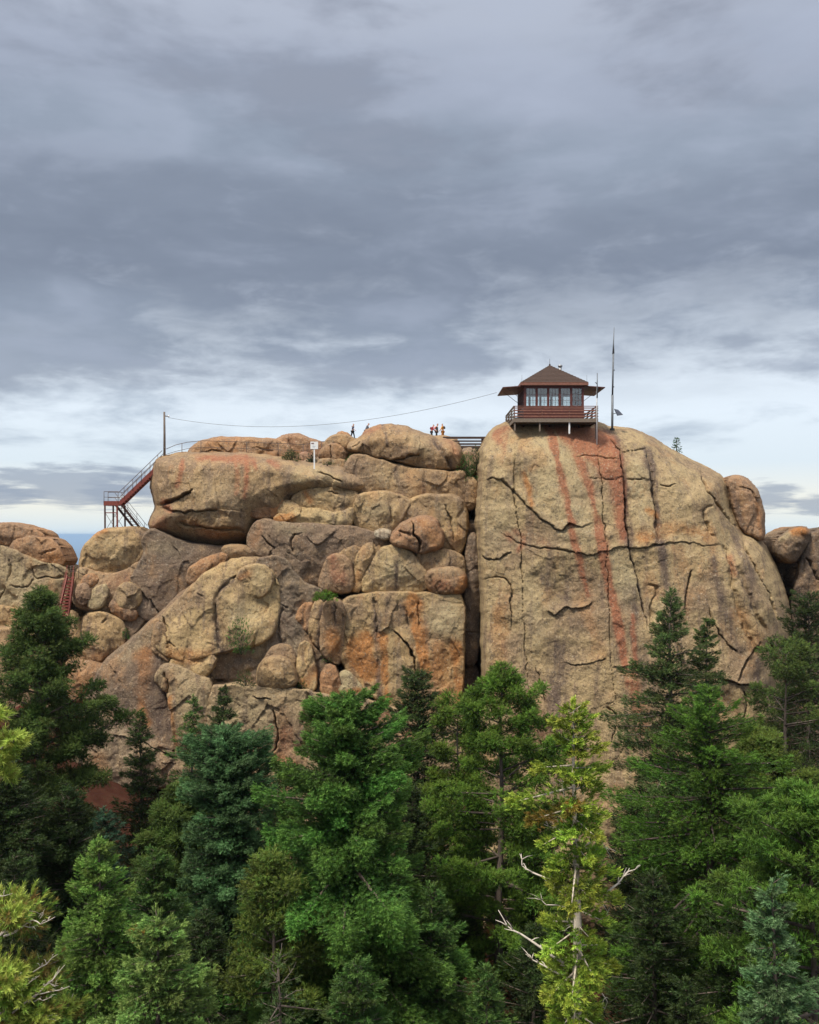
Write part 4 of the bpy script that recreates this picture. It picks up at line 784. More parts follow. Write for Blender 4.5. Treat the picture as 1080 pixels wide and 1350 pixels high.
def lookout():
    Y0 = 80.0                                   # front edge of the catwalk
    k = Y0 / F
    px = lambda p: (p - 540) * k
    pz = lambda p, Y=Y0: (EYE_ROW - p) / F * Y
    xl, xr = px(677.5), px(788.5)               # catwalk
    depth = xr - xl
    zd0, zd1, zr = pz(556.5), pz(551.5), pz(535.0)
    cx = (xl + xr) / 2
    base = Vector((cx, Y0 + depth / 2, zd1))
    t = empty("fire_lookout", base, "dark red fire lookout cabin with hipped roof and railed catwalk on top of the dome", "lookout cabin")
    loc = lambda p: Vector(p) - base
    class LB(MB):
        def build(s, name, mat, parent=None):
            b = base if parent is t else base
            s.v = [tuple(Vector(v) - base) for v in s.v]
            return MB.build(s, name, mat, parent)
    # catwalk
    d = LB()
    n = 26
    for i in range(n):                          # boards running front to back
        a = xl + (xr - xl) * i / n; b = xl + (xr - xl) * (i + 1) / n - 0.015
        d.box(a, b, Y0 + 0.06, Y0 + depth - 0.06, zd1 - 0.05, zd1)
    dk = d.build("deck", M_WOOD, t)
    f = LB()
    f.box(xl - 0.02, xr + 0.02, Y0, Y0 + 0.057, zd0, zd1 - 0.004); f.box(xl - 0.02, xr + 0.02, Y0 + depth - 0.057, Y0 + depth, zd0, zd1 - 0.004)
    f.box(xl - 0.02, xl + 0.035, Y0 + 0.06, Y0 + depth - 0.06, zd0 + 0.003, zd1 - 0.053); f.box(xr - 0.035, xr + 0.02, Y0 + 0.06, Y0 + depth - 0.06, zd0 + 0.003, zd1 - 0.053)
    for i in range(1, 6):
        yy = Y0 + depth * i / 6
        f.box(xl + 0.04, xr - 0.04, yy - 0.05, yy + 0.05, zd0 + 0.02, zd1 - 0.056)
    f.build("deck_frame", M_WOOD, dk)
    for (x, y, zb, mat) in ((px(679), Y0 + 0.15, pz(561), M_WOOD), (px(712), Y0 + 0.15, pz(562), M_WOOD), (px(751), Y0 + 0.15, pz(565), M_WHITE), (px(786), Y0 + 0.15, pz(572), M_DARKWOOD),
                            (px(695), Y0 + 2.4, pz(562), M_DARKWOOD), (px(730), Y0 + 2.4, pz(563), M_DARKWOOD), (px(770), Y0 + 2.4, pz(563), M_DARKWOOD), (px(679), Y0 + 4.6, 7.0, M_DARKWOOD), (px(786), Y0 + 4.6, 6.5, M_DARKWOOD), (px(679), Y0 + depth - .2, 5.5, M_DARKWOOD), (px(786), Y0 + depth - .2, 5.5, M_DARKWOOD)):
        LB().box(x - 0.06, x + 0.06, y - 0.06, y + 0.06, zb - 0.4, zd0).build("support_post", mat, t)
    # railing: posts and four boards on each side
    posts = []
    for fx in (0, 0.335, 0.665, 1):
        for fy in (0, 0.335, 0.665, 1):
            if fx in (0, 1) or fy in (0, 1): posts.append((fx, fy))
    for fx, fy in posts:
        x = xl + 0.05 + (xr - xl - 0.1) * fx; y = Y0 + 0.11 + (depth - 0.22) * fy
        LB().box(x - 0.045, x + 0.045, y - 0.045, y + 0.045, zd1, zr - 0.045).build("rail_post", M_REDL if fy == 0 and fx not in (0, 1) else M_WOOD, t)
    rails = [(0.12, 0.10), (0.36, 0.10), (0.60, 0.10), (0.80, 0.08)]
    for side in range(4):
        r = LB(); mat = M_REDL if side == 0 else M_WOOD
        for h, w in rails:
            z = zd1 + h
            if side == 0: r.box(xl + 0.02, xr - 0.02, Y0 + 0.02, Y0 + 0.062, z, z + w)
            if side == 1: r.box(xl + 0.02, xr - 0.02, Y0 + depth - 0.062, Y0 + depth - 0.02, z, z + w)
            if side == 2: r.box(xl - 0.04, xl + 0.002, Y0 + 0.065, Y0 + depth - 0.065, z, z + w)
            if side == 3: r.box(xr - 0.002, xr + 0.04, Y0 + 0.065, Y0 + depth - 0.065, z, z + w)
        z = zr - 0.045
        if side == 0: r.box(xl - 0.03, xr + 0.03, Y0, Y0 + 0.16, z, z + 0.045)
        if side == 1: r.box(xl - 0.03, xr + 0.03, Y0 + depth - 0.16, Y0 + depth, z, z + 0.045)
        if side == 2: r.box(xl - 0.03, xl + 0.13, Y0 + 0.165, Y0 + depth - 0.165, z, z + 0.045)
        if side == 3: r.box(xr - 0.13, xr + 0.03, Y0 + 0.165, Y0 + depth - 0.165, z, z + 0.045)
        r.build("railing", mat, t)
    # cabin
    Yc = Y0 + 1.05
    kc = Yc / F
    wl, wr = (691 - 540) * kc, (770 - 540) * kc
    cd = wr - wl
    zs, zh, ze = pz(536.0, Yc), pz(511.5, Yc), pz(508.5, Yc)
    w = LB()
    th = 0.12
    yb = Yc + cd
    w.box(wl, wr, Yc, Yc + th, zd1 + 0.002, zs); w.box(wl, wr, yb - th, yb, zd1 + 0.002, zs)
    w.box(wl, wl + th, Yc + th, yb - th, zd1 + 0.002, zs); w.box(wr - th, wr, Yc + th, yb - th, zd1 + 0.002, zs)
    # clapboards
    nb = 7
    for i in range(nb):
        z0 = zd1 + 0.02 + (zs - zd1 - 0.04) * i / nb; z1 = z0 + (zs - zd1) / nb * 0.8
        w.box(wl - 0.018, wr + 0.018, Yc - 0.018, Yc - 0.001, z0, z1)
        w.box(wl - 0.018, wl - 0.001, Yc, yb, z0, z1); w.box(wr + 0.001, wr + 0.018, Yc, yb, z0, z1)
    w.box(wl, wr, Yc, Yc + th, zh, ze); w.box(wl, wr, yb - th, yb, zh, ze)
    w.box(wl, wl + th, Yc + th, yb - th, zh, ze); w.box(wr - th, wr, Yc + th, yb - th, zh, ze)
    # posts between the windows
    nw = 5
    pw = 0.16
    ww = (cd - pw * 2 - 0.13 * (nw - 1)) / nw
    spans = []
    a = 0.0
    w.box(wl, wl + pw, Yc, Yc + pw, zs, zh); w.box(wr - pw, wr, Yc, Yc + pw, zs, zh); w.box(wl, wl + pw, yb - pw, yb, zs, zh); w.box(wr - pw, wr, yb - pw, yb, zs, zh)
    for i in range(nw):
        s0 = pw + i * (ww + 0.13); spans.append((s0, s0 + ww))
        if i < nw - 1:
            e = s0 + ww
            w.box(wl + e, wl + e + 0.13, Yc, Yc + th, zs, zh); w.box(wl + e, wl + e + 0.13, yb - th, yb, zs, zh)
            w.box(wl, wl + th, Yc + e, Yc + e + 0.13, zs, zh); w.box(wr - th, wr, Yc + e, Yc + e + 0.13, zs, zh)
    w.build("wall", M_RED, t)
    LB().box(wl + th, wr - th, Yc + th, yb - th, zd1 + 0.002, zd1 + 0.03).build("floor", M_INT, t)
    LB().box(wl + 0.003, wr - 0.003, Yc + 0.003, yb - 0.003, ze, ze + 0.06).build("ceiling", M_INT, t)
    ft = LB(); ft.box((wl + wr) / 2 - 0.35, (wl + wr) / 2 + 0.35, Yc + cd / 2 - .35, Yc + cd / 2 + .35, zd1 + 0.03, zs - 0.05); ft.tube([((wl + wr) / 2, Yc + cd / 2, zs - 0.05), ((wl + wr) / 2, Yc + cd / 2, zs + 0.25)], 0.28, 12)
    ft.build("fire_finder", M_INT, t)
    for side in range(4):
        for (a, b) in spans:
            fr = LB(); pn = LB()
            g = 0.035
            def bx(m, u0, u1, d0, d1, z0, z1):
                if side == 0: m.box(wl + u0, wl + u1, Yc + d0, Yc + d1, z0, z1)
                if side == 1: m.box(wl + u0, wl + u1, yb - d1, yb - d0, z0, z1)
                if side == 2: m.box(wl + d0, wl + d1, Yc + u0, Yc + u1, z0, z1)
                if side == 3: m.box(wr - d1, wr - d0, Yc + u0, Yc + u1, z0, z1)
            e0, e1 = 0.02, 0.065
            bx(fr, a, a + g, e0, e1, zs, zh); bx(fr, b - g, b, e0, e1, zs, zh)
            bx(fr, a + g, b - g, e0, e1, zs, zs + g); bx(fr, a + g, b - g, e0, e1, zh - g, zh)
            mu = 0.009
            for q in (1, 2):
                um = a + g + (b - a - 2 * g) * q / 3
                bx(fr, um - mu, um + mu, e0 + 0.004, e1 - 0.004, zs + g, zh - g)
            for q in (1, 2):
                zm = zs + (zh - zs) * q / 3
                us = [a + g] + [a + g + (b - a - 2 * g) * z / 3 for z in (1, 2)] + [b - g]
                for j in range(3): bx(fr, us[j] + (mu if j else 0), us[j + 1] - (mu if j < 2 else 0), e0 + 0.006, e1 - 0.006, zm - mu, zm + mu)
            fo = fr.build("window", M_RED, t)
            bx(pn, a + g, b - g, 0.039, 0.045, zs + g, zh - g)
            pn.build("pane", M_GLASS, fo)
    # shutters propped out at the sides
    def slab(m, c4, th_):
        c4 = [Vector(c) for c in c4]; n_ = (c4[1] - c4[0]).cross(c4[3] - c4[0]).normalized() * th_
        vs = c4 + [c - n_ for c in c4]
        m.add(vs, [(0, 1, 2, 3), (7, 6, 5, 4), (0, 4, 5, 1), (1, 5, 6, 2), (2, 6, 7, 3), (3, 7, 4, 0)])
    so_ = 1.75
    for sgn, x in ((-1, wl), (1, wr)):
        for (ya, yb_) in ((Yc + 0.02, Yc + cd / 2 - 0.03), (Yc + cd / 2 + 0.03, yb - 0.02)):
            m = LB()
            xo = x + sgn * so_
            c4 = [(x + sgn * 0.03, ya, ze + 0.02), (x + sgn * 0.03, yb_, ze + 0.02), (xo, yb_, ze - 0.10), (xo, ya, ze - 0.10)]
            if sgn > 0: c4 = c4[::-1]
            slab(m, c4, 0.07)
            o = m.build("shutter", M_RED, t)
            pr = LB(); pr.bar((x + sgn * 0.03, ya + 0.15, zs + 0.5), (xo - sgn * 0.25, ya + 0.15, ze - 0.09), 0.035, 0.035); pr.build("prop", M_DARKWOOD, o)
    # hipped roof
    ov = 0.30
    za = pz(481.5, Yc + cd / 2)
    x0, x1, y0, y1 = wl - ov, wr + ov, Yc - ov, yb + ov
    zb = ze + 0.10
    ax, ay = (wl + wr) / 2, (Yc + yb) / 2
    rf = LB()
    rows = 13
    for i in range(rows):                       # shingle courses, each lapping the one below
        f0, f1 = i / rows, (i + 1) / rows
        def ring(f, lift): return [Vector((x0 + (ax - x0) * f, y0 + (ay - y0) * f, zb + 0.14 + (za - zb - 0.14) * f + lift)), Vector((x1 + (ax - x1) * f, y0 + (ay - y0) * f, zb + 0.14 + (za - zb - 0.14) * f + lift)),
                                   Vector((x1 + (ax - x1) * f, y1 + (ay - y1) * f, zb + 0.14 + (za - zb - 0.14) * f + lift)), Vector((x0 + (ax - x0) * f, y1 + (ay - y1) * f, zb + 0.14 + (za - zb - 0.14) * f + lift))]
        lo, hi, un = ring(f0, 0.035), ring(f1, 0.0), ring(f0, 0.0)
        vs = lo + hi + un
        fs = []
        for q in range(4):
            q2 = (q + 1) % 4
            fs += [(q, q2, 4 + q2, 4 + q), (8 + q, 8 + q2, q2, q)]
        rf.add(vs, fs)
    rf.box(x0 + 0.01, x1 - 0.01, y0 + 0.01, y1 - 0.01, zb + 0.10, zb + 0.136)
    roof = rf.build("roof", M_SHINGLE, t)
    fa = LB()
    fa.box(x0 - 0.02, x1 + 0.02, y0 - 0.02, y0 + 0.03, zb - 0.10, zb + 0.13); fa.box(x0 - 0.02, x1 + 0.02, y1 - 0.03, y1 + 0.02, zb - 0.10, zb + 0.13)
    fa.box(x0 - 0.02, x0 + 0.03, y0 + 0.03, y1 - 0.03, zb - 0.10, zb + 0.13); fa.box(x1 - 0.03, x1 + 0.02, y0 + 0.03, y1 - 0.03, zb - 0.10, zb + 0.13)
    fa.build("fascia", M_REDL, roof)
    LB().box(x0 + 0.031, x1 - 0.031, y0 + 0.031, y1 - 0.031, zb + 0.0, zb + 0.03).build("soffit", M_RED, roof)
    ch = LB(); cxp = (739.3 - 540) * ay / F
    ch.tube([(cxp, ay + 0.3, za - 0.9), (cxp, ay + 0.3, za - 0.12)], 0.13, 10); ch.tube([(cxp, ay + 0.3, za - 0.12), (cxp, ay + 0.3, za - 0.09), (cxp, ay + 0.3, za + 0.05), (cxp, ay + 0.3, za + 0.10)], [0.13, 0.19, 0.19, 0.06], 10)
    ch.build("chimney", M_STEEL, roof)
    LB().tube([(ax, ay, za - 0.02), (ax, ay, za + 0.10), (ax, ay, za + 0.12), (ax, ay, za + 0.55)], [0.08, 0.06, 0.02, 0.012], 6).build("lightning_rod", M_DARKWOOD, roof)
    for sx_ in (x0 + 0.1, x1 - 0.1):
        for sy_ in (y0 + .1, y1 - .1):
            LB().tube([(sx_ * 1.0, sy_, zb + 0.15), (sx_, sy_, zb + 0.75)], 0.012, 5).build("lightning_rod", M_GREYPAINT, roof)
    return zd1
ZDECK = lookout()

def poles():
    Y = 79.6
    b = at(787, 578, Y)
    t = empty("white_pole", b, "thin pale pole with a small bracket beside the right corner of the lookout catwalk", "pole")
    h = at(787, 492, Y).z - b.z
    MB().tube([(0, 0, -0.5), (0, 0, h * 0.62), (0.04, 0, h)], [0.05, 0.045, 0.03], 8).build("shaft", M_WHITE, t)
    MB().tube([(0.02, -0.03, h * 0.62), (0.03, -0.03, h + 0.02)], [0.055, 0.035], 8).build("upper_tube", M_GREYPAINT, t)
    c = MB(); c.tube([(0, 0, h * 0.83), (-0.08, 0, h * 0.86), (-0.14, 0, h * 0.85)], 0.03, 6); c.build("bracket", M_DARKWOOD, t)
    Y = 84.0
    b = at(807.2, 569, Y)
    t = empty("radio_mast", b, "tall dark radio mast with a tilted solar panel at its foot, right of the lookout", "radio mast")
    k = Y / F
    P = lambda px, py, dy=0: (at(px, py, Y) - b) + Vector((0, dy, 0))
    MB().tube([P(807.2, 576), P(807.6, 521)], 0.10, 8).build("lower_tube", M_GREYPAINT, t)
    MB().tube([P(807.6, 522), P(808.8, 465)], 0.075, 8).build("upper_tube", M_GREYPAINT, t)
    MB().tube([P(808.8, 466), P(808.9, 453), P(809.8, 431)], [0.095, 0.05, 0.022], 8).build("whip_antenna", M_GREYPAINT, t)
    for (x, y, s) in ((807.6, 521, -1), (808.7, 466, -1), (809, 488, 1), (808.5, 500, -1), (808.2, 510, 1)):
        MB().bar(P(x, y), P(x + 1.6 * s, y), 0.06, 0.10).build("clamp", M_GREYPAINT, t)
    pn = MB()
    c = [P(808.6, 540, -0.5), P(814.8, 540.5, -0.15), P(819, 548, -0.75), P(811, 549.5, -1.0)]
    c = [Vector(q) for q in c]; nn = (c[1] - c[0]).cross(c[3] - c[0]).normalized() * 0.05
    pn.add(c + [q + nn for q in c], [(0, 1, 2, 3), (7, 6, 5, 4), (0, 4, 5, 1), (1, 5, 6, 2), (2, 6, 7, 3), (3, 7, 4, 0)])
    so_ = pn.build("solar_panel", M_PANEL, t)
    MB().bar(P(807.4, 546), P(813, 545, -0.6), 0.05, 0.05).build("panel_arm", M_GREYPAINT, so_)
    MB().box(-0.18, 0.18, -0.14, 0.14, -0.3, 0.28).build("base_box", M_BLACK, t)
    # utility pole and its wire
    Y = 87.0
    b = at(217, 604, Y)
    t = empty("utility_pole", b, "lone wooden utility pole at the head of the red stairway", "utility pole")
    h = at(217, 543, Y).z - b.z
    MB().tube([(0, 0, -0.6), (0.0, 0, h * 0.5), (-0.02, 0, h)], [0.12, 0.10, 0.085], 10).build("shaft", M_POLE, t)
    MB().bar((-0.02, 0, h - 0.35), (0.42, 0, h - 0.42), 0.07, 0.08).build("bracket", M_POLE, t)
    MB().tube([(0.38, 0, h - 0.47), (0.38, 0, h - 0.36), (0.38, 0, h - 0.28)], [0.05, 0.07, 0.03], 8).build("insulator", M_WHITE, t)
    A = at(222, 550.5, Y); B = at(655, 517.5, 83.0)
    pts = []
    for i in range(41):
        s = i / 40
        p = A.lerp(B, s); p.z -= 4 * 1.62 * s * (1 - s) * (1 - 0.25 * (s - 0.5))
        pts.append(p)
    w = MB().tube(pts, 0.016, 5).build("power_wire", M_GREYPAINT)
    props(w, "thin wire sagging from the utility pole to the lookout eave", "wire")
    # sign
    Y = 81.2
    b = at(414.5, 613.5, Y)
    t = empty("warning_sign", b, "small white square sign on a white post on the cliff top", "sign")
    k = Y / F
    MB().box(-0.055, 0.055, -0.03, 0.03, -0.3, 23 * k).build("post", M_WHITE, t)
    s = MB().box(-5.0 * k, 5.0 * k, -0.055, -0.033, 21.4 * k, 31.2 * k).build("sign_board", M_WHITE, t)
    mk = MB()
    for (x0, x1, z0, z1) in ((-3.9, -0.3, 28.2, 29.6),): mk.box(x0 * k, x1 * k, -0.060, -0.0565, z0 * k, z1 * k)
    mk.build("heading_mark", simple_mat("dark_red_ink", (0.12, 0.02, 0.02), 0.6), s)
    mk = MB()
    for (x0, x1, z) in ((-2.2, -0.5, 27.0), (-1.9, -0.8, 26.2), (-2.6, 1.8, 24.6), (-2.0, 1.2, 23.8)): mk.box(x0 * k, x1 * k, -0.060, -0.0565, z * k, (z + 0.4) * k)
    mk.build("text_lines", simple_mat("grey_ink", (0.38, 0.38, 0.42), 0.6), s)
poles()

def rail_line(name, pts, offs, rad, mat, parent, base):
    for o in offs:
        MB().tube([Vector(p) + Vector((0, 0, o)) - base for p in pts], rad, 6).build(name, mat, parent)

def stairs():
    Y = 86.0
    k = Y / F
    base = at(147, 705, Y)
    t = empty("metal_stairway", base, "red steel stairway climbing from a braced tower landing to the capstone", "stairway")
    P = lambda x, y, d=0.0: at(x, y, Y) + Vector((0, d, 0)) - base
    W = 1.1
    # landing
    m = MB(); a = P(136.8, 660.5); b_ = P(157, 666.5)
    m.box(a.x, b_.x, -0.04, 0.02, b_.z, a.z); m.box(a.x, b_.x, W - 0.02, W + 0.04, b_.z, a.z); m.box(a.x, a.x + 0.06, 0.02, W - 0.02, b_.z + .003, a.z - .003)
    m.box(a.x + 0.06, b_.x, 0.02, W - 0.02, a.z - 0.06, a.z - 0.02)
    m.build("landing", M_RUSTST, t)
    for (x, d, yb, mat) in ((138.2, 0.05, 706, M_DKRUST), (154.3, 0.05, 702, M_RUSTST), (144.6, W - 0.05, 706, M_DKRUST), (160.2, W - 0.05, 702, M_DKRUST)):
        top = P(x, 666, d); bot = P(x + 0.3, yb + 3, d)
        MB().bar(bot, top, 0.12, 0.12).build("tower_leg", mat, t)
        MB().box(bot.x - .13, bot.x + .13, bot.y - .13, bot.y + .13, bot.z + 0.1, bot.z + 0.22).build("foot_plate", M_RUSTST, t)
    for (x0, y0, x1, y1, d) in ((138.5, 700, 154, 676, 0.05), (138.5, 676, 154, 700, 0.05), (144.8, 698, 160, 676, W - .05), (144.8, 676, 160, 698, W - .05)):
        MB().bar(P(x0, y0, d), P(x1, y1, d), 0.03, 0.03).build("brace", M_DKRUST, t)
    MB().bar(P(138.5, 676, 0.05), P(154.2, 676, 0.05), 0.05, 0.08).build("brace", M_RUSTST, t)
    # upper flight
    A, B = (157, 664.5), (214, 610.0)
    for d in (0.0, W):
        MB().bar(P(*A, d), P(*B, d), 0.05, 0.34).build("stringer", M_RUSTST, t)
    for i in range(18):
        s = (i + 0.5) / 18
        c = P(A[0] + (B[0] - A[0]) * s, A[1] + (B[1] - A[1]) * s)
        MB().box(c.x - 0.13, c.x + 0.13, 0.03, W - 0.03, c.z + 0.02, c.z + 0.05).build("tread", M_DKRUST, t)
    for d in (-0.03, W + 0.03):
        for o, rad in ((0.50, 0.022), (0.98, 0.028)):
            pts = [P(137.4, 663, d) + Vector((0, 0, o)), P(155, 663, d) + Vector((0, 0, o)), P(*A, d) + Vector((0.05, 0, o + .08)), P(*B, d) + Vector((0, 0, o + .08)), ]
            MB().tube(pts, rad, 6).build("handrail", M_RAILST, t)
        for x, z0, z1 in [(137.4, 663, 0.98), (156, 663, 1.0)]:
            p = P(x, z0, d); MB().tube([p, p + Vector((0, 0, z1))], 0.026, 6).build("rail_post", M_RAILST, t)
        for s in (0.12, 0.32, 0.52, 0.72, 0.9):
            p = P(A[0] + (B[0] - A[0]) * s, A[1] + (B[1] - A[1]) * s, d)
            MB().tube([p, p + Vector((0, 0, 1.06))], 0.024, 6).build("rail_post", M_RAILST, t)
    # lower flight, behind the tower, down to the right
    A, B = (146, 664), (181, 708)
    for d in (W + 0.15, W + 1.05):
        q = 4.5 if d > W + 1 else 0
        MB().bar(P(A[0] + q, A[1], d), P(B[0] + q, B[1], d), 0.05, 0.2).build("stringer", M_DKRUST, t)
    for i in range(12):
        s = (i + 0.5) / 12
        c = P(A[0] + (B[0] - A[0]) * s + 2, A[1] + (B[1] - A[1]) * s)
        MB().box(c.x - 0.12, c.x + 0.16, W + 0.2, W + 1.0, c.z, c.z + 0.03).build("tread", M_DKRUST, t)
    for d in (W + 0.12, W + 1.08):
        q = 4.5 if d > W + 1 else 0
        for o in (0.55, 1.0):
            MB().tube([P(A[0] + q, A[1], d) + Vector((0, 0, o)), P(B[0] + q, B[1], d) + Vector((0, 0, o))], 0.02, 6).build("handrail", M_RAILST, t)
        for s in (0.25, 0.6, 0.9):
            p = P(A[0] + (B[0] - A[0]) * s + q, A[1] + (B[1] - A[1]) * s, d); MB().tube([p, p + Vector((0, 0, 1.0))], 0.02, 6).build("rail_post", M_RAILST, t)
    # path railing along the top of the capstone
    Y2 = 86.4
    tops = [(219, 592), (232, 586.5), (247, 583), (266, 581), (300, 582), (326, 583), (367, 584.5), (400, 586), (430, 581.5), (446, 575)]
    bots = [(219, 604), (240, 600), (265, 600), (325, 602), (367, 605), (400, 609), (424, 606)]
    base = at(219, 604, Y2)
    t = empty("path_railing", base, "thin steel handrail following the path along the top of the capstone", "railing")
    yrow = lambda x: Y2 + 0.012 * (x - 219)
    tp = [at(x, y, yrow(x)) - base for x, y in tops]
    MB().tube(tp, 0.026, 6).build("top_rail", M_RAILST, t)
    md = [at(x, y + (8.5 if x > 225 else 7), yrow(x)) - base for x, y in tops[:-1]]
    MB().tube(md, 0.022, 6).build("mid_rail", M_RAILST, t)
    MB().tube([at(x, y, yrow(x)) - base for x, y in ((219, 600.5), (232, 600), (239.5, 598.5))], 0.022, 6).build("low_rail", M_RAILST, t)
    for (x, y) in bots[1:]:
        ty = np.interp(x, [a for a, _ in tops], [b for _, b in tops])
        MB().tube([at(x, y + 3, yrow(x)) - base, at(x, ty, yrow(x)) - base], 0.028, 6).build("rail_post", M_RAILST, t)
    # steep red stairs in the left gap
    Y3 = 81.0
    base = at(88, 810, Y3)
    t = empty("gap_stairway", base, "narrow steep red stairs in the gap at the left with a railing above", "stairway")
    Q = lambda x, y, d=0.0: at(x, y, Y3 + d) - base
    for (a, b_) in (((75.5, 818), (89, 760)), ((89.5, 818), (97.5, 760))):
        MB().bar(Q(*a), Q(*b_, 2.6), 0.07, 0.3, up=(0, -1, 0.3)).build("stringer", M_RUSTST, t)
    for i in range(14):
        s = (i + 0.5) / 14
        p0 = Q(75.5 + 13.5 * s, 818 - 58 * s, 2.6 * s); p1 = Q(89.5 + 8 * s, 818 - 58 * s, 2.6 * s)
        MB().bar(p0, p1, 0.26, 0.13).build("tread", M_RUSTST, t)
    for dx_, pr_ in ((0, ((75.5, 818), (89, 760))), (1, ((89.5, 818), (97.5, 760)))):
        for o in (0.5, 0.95):
            MB().tube([Q(*pr_[0]) + Vector((0, 0, o)), Q(*pr_[1], 2.6) + Vector((0, 0, o))], 0.025, 6).build("handrail", M_RUSTST, t)
    for (x) in (93, 104):
        MB().tube([Q(x, 762, 0.6), Q(x, 746, 0.6)], 0.028, 6).build("rail_post", M_RAILST, t)
    for y in (746, 753): MB().tube([Q(92.8, y, 0.6), Q(104.2, y, 0.6)], 0.026, 6).build("top_rail", M_RAILST, t)
    # lowest stair section glimpsed behind the tall dark pine
    Y4 = 73.0
    base = at(20, 950, Y4)
    t = empty("lower_stairway", base, "short red stair section glimpsed through the tall dark tree at the left", "stairway")
    Q = lambda x, y, d=0.0: at(x, y, Y4 + d) - base
    MB().bar(Q(-4, 948), Q(32, 930), 0.08, 0.3).build("stringer", M_RUSTST, t); MB().bar(Q(-4, 948, 1), Q(32, 930, 1), 0.08, 0.3).build("stringer", M_RUSTST, t)
    for i in range(9):
        c = Q(-2 + 4 * i, 946.5 - 2 * i); MB().box(c.x - 0.12, c.x + 0.12, 0.05, 0.95, c.z, c.z + 0.04).build("tread", M_DKRUST, t)
    MB().tube([Q(-4, 934), Q(32, 916)], 0.03, 6).build("handrail", M_RUSTST, t)
    for x, y in ((0, 946), (28, 932)): MB().tube([Q(x, y), Q(x, y - 14.5)], 0.03, 6).build("rail_post", M_RUSTST, t)
    for x, y in ((0, 947), (28, 932)): MB().bar(Q(x, y, 0.5), Q(x, y + 60, 0.5), 0.12, 0.12).build("tower_leg", M_RUSTST, t)
    # footbridge over the chimney
    Y5 = 91.0
    base = at(616, 592, Y5)
    t = empty("footbridge", base, "dark wooden footbridge with board rails spanning the chimney left of the lookout", "footbridge")
    Q = lambda x, y, d=0.0: at(x, y, Y5) + Vector((0, d, 0)) - base
    def board(n_, x0, x1, y0, y1, d0, d1, mat=M_DARKWOOD): 
        a, b_ = Q(x0, y1), Q(x1, y0); return MB().box(a.x, b_.x, d0, d1, a.z, b_.z).build(n_, mat, t)
    for d in (0, 1.4):
        up_ = -1.95 if d else 0.0
        board("top_rail", 584, 652, 575.6 + up_, 578.6 + up_, d - 0.03, d + 0.03); board("mid_rail", 592, 652, 580.6 + up_, 582.6 + up_, d - 0.03, d + 0.03); board("low_rail", 600, 652, 584.4 + up_, 586.6 + up_, d - 0.03, d + 0.03)
        for x in (590, 637, 650): board("rail_post", x - 0.9, x + 0.9, 576, 590, d + 0.032, d + 0.12)
    board("beam", 596, 652, 588.6, 594.2, -0.1, 0.05); board("beam", 596, 652, 588.6, 594.2, 1.35, 1.5)
    board("deck", 596, 652, 587.6, 588.5, -0.1, 1.5, M_WOOD)
stairs()

# ------------------------------------------------------------------ people
def skin_mesh(name, nodes, edges, mat, parent, sub=1):
    """nodes: {key: (x,y,z,r)}; one continuous surface grown on a skeleton"""
    keys = list(nodes); ix = {k: i for i, k in enumerate(keys)}
    me = bpy.data.meshes.new(name)
    me.from_pydata([nodes[k][:3] for k in keys], [(ix[a], ix[b]) for a, b in edges], [])
    o = link_mesh(name, me, None, parent)
    md = o.modifiers.new("skin", 'SKIN'); md.use_smooth_shade = True
    for i, k in enumerate(keys):
        r = nodes[k][3]; r = r if isinstance(r, tuple) else (r, r)
        o.data.skin_vertices[0].data[i].radius = r
        o.data.skin_vertices[0].data[i].use_root = (i == 0)
    if sub: o.modifiers.new("sub", 'SUBSURF').levels = sub; o.modifiers["sub"].render_levels = sub
    o.data.materials.append(mat)
    return o

M_SKIN = simple_mat("skin", (0.45, 0.25, 0.17), 0.6, 0, 0.08)
M_HAIR = simple_mat("dark_hair", (0.02, 0.014, 0.01), 0.7, 0, 0.2)
def cloth(name, c): return simple_mat(name, c, 0.85, 0, 0.15, 12)

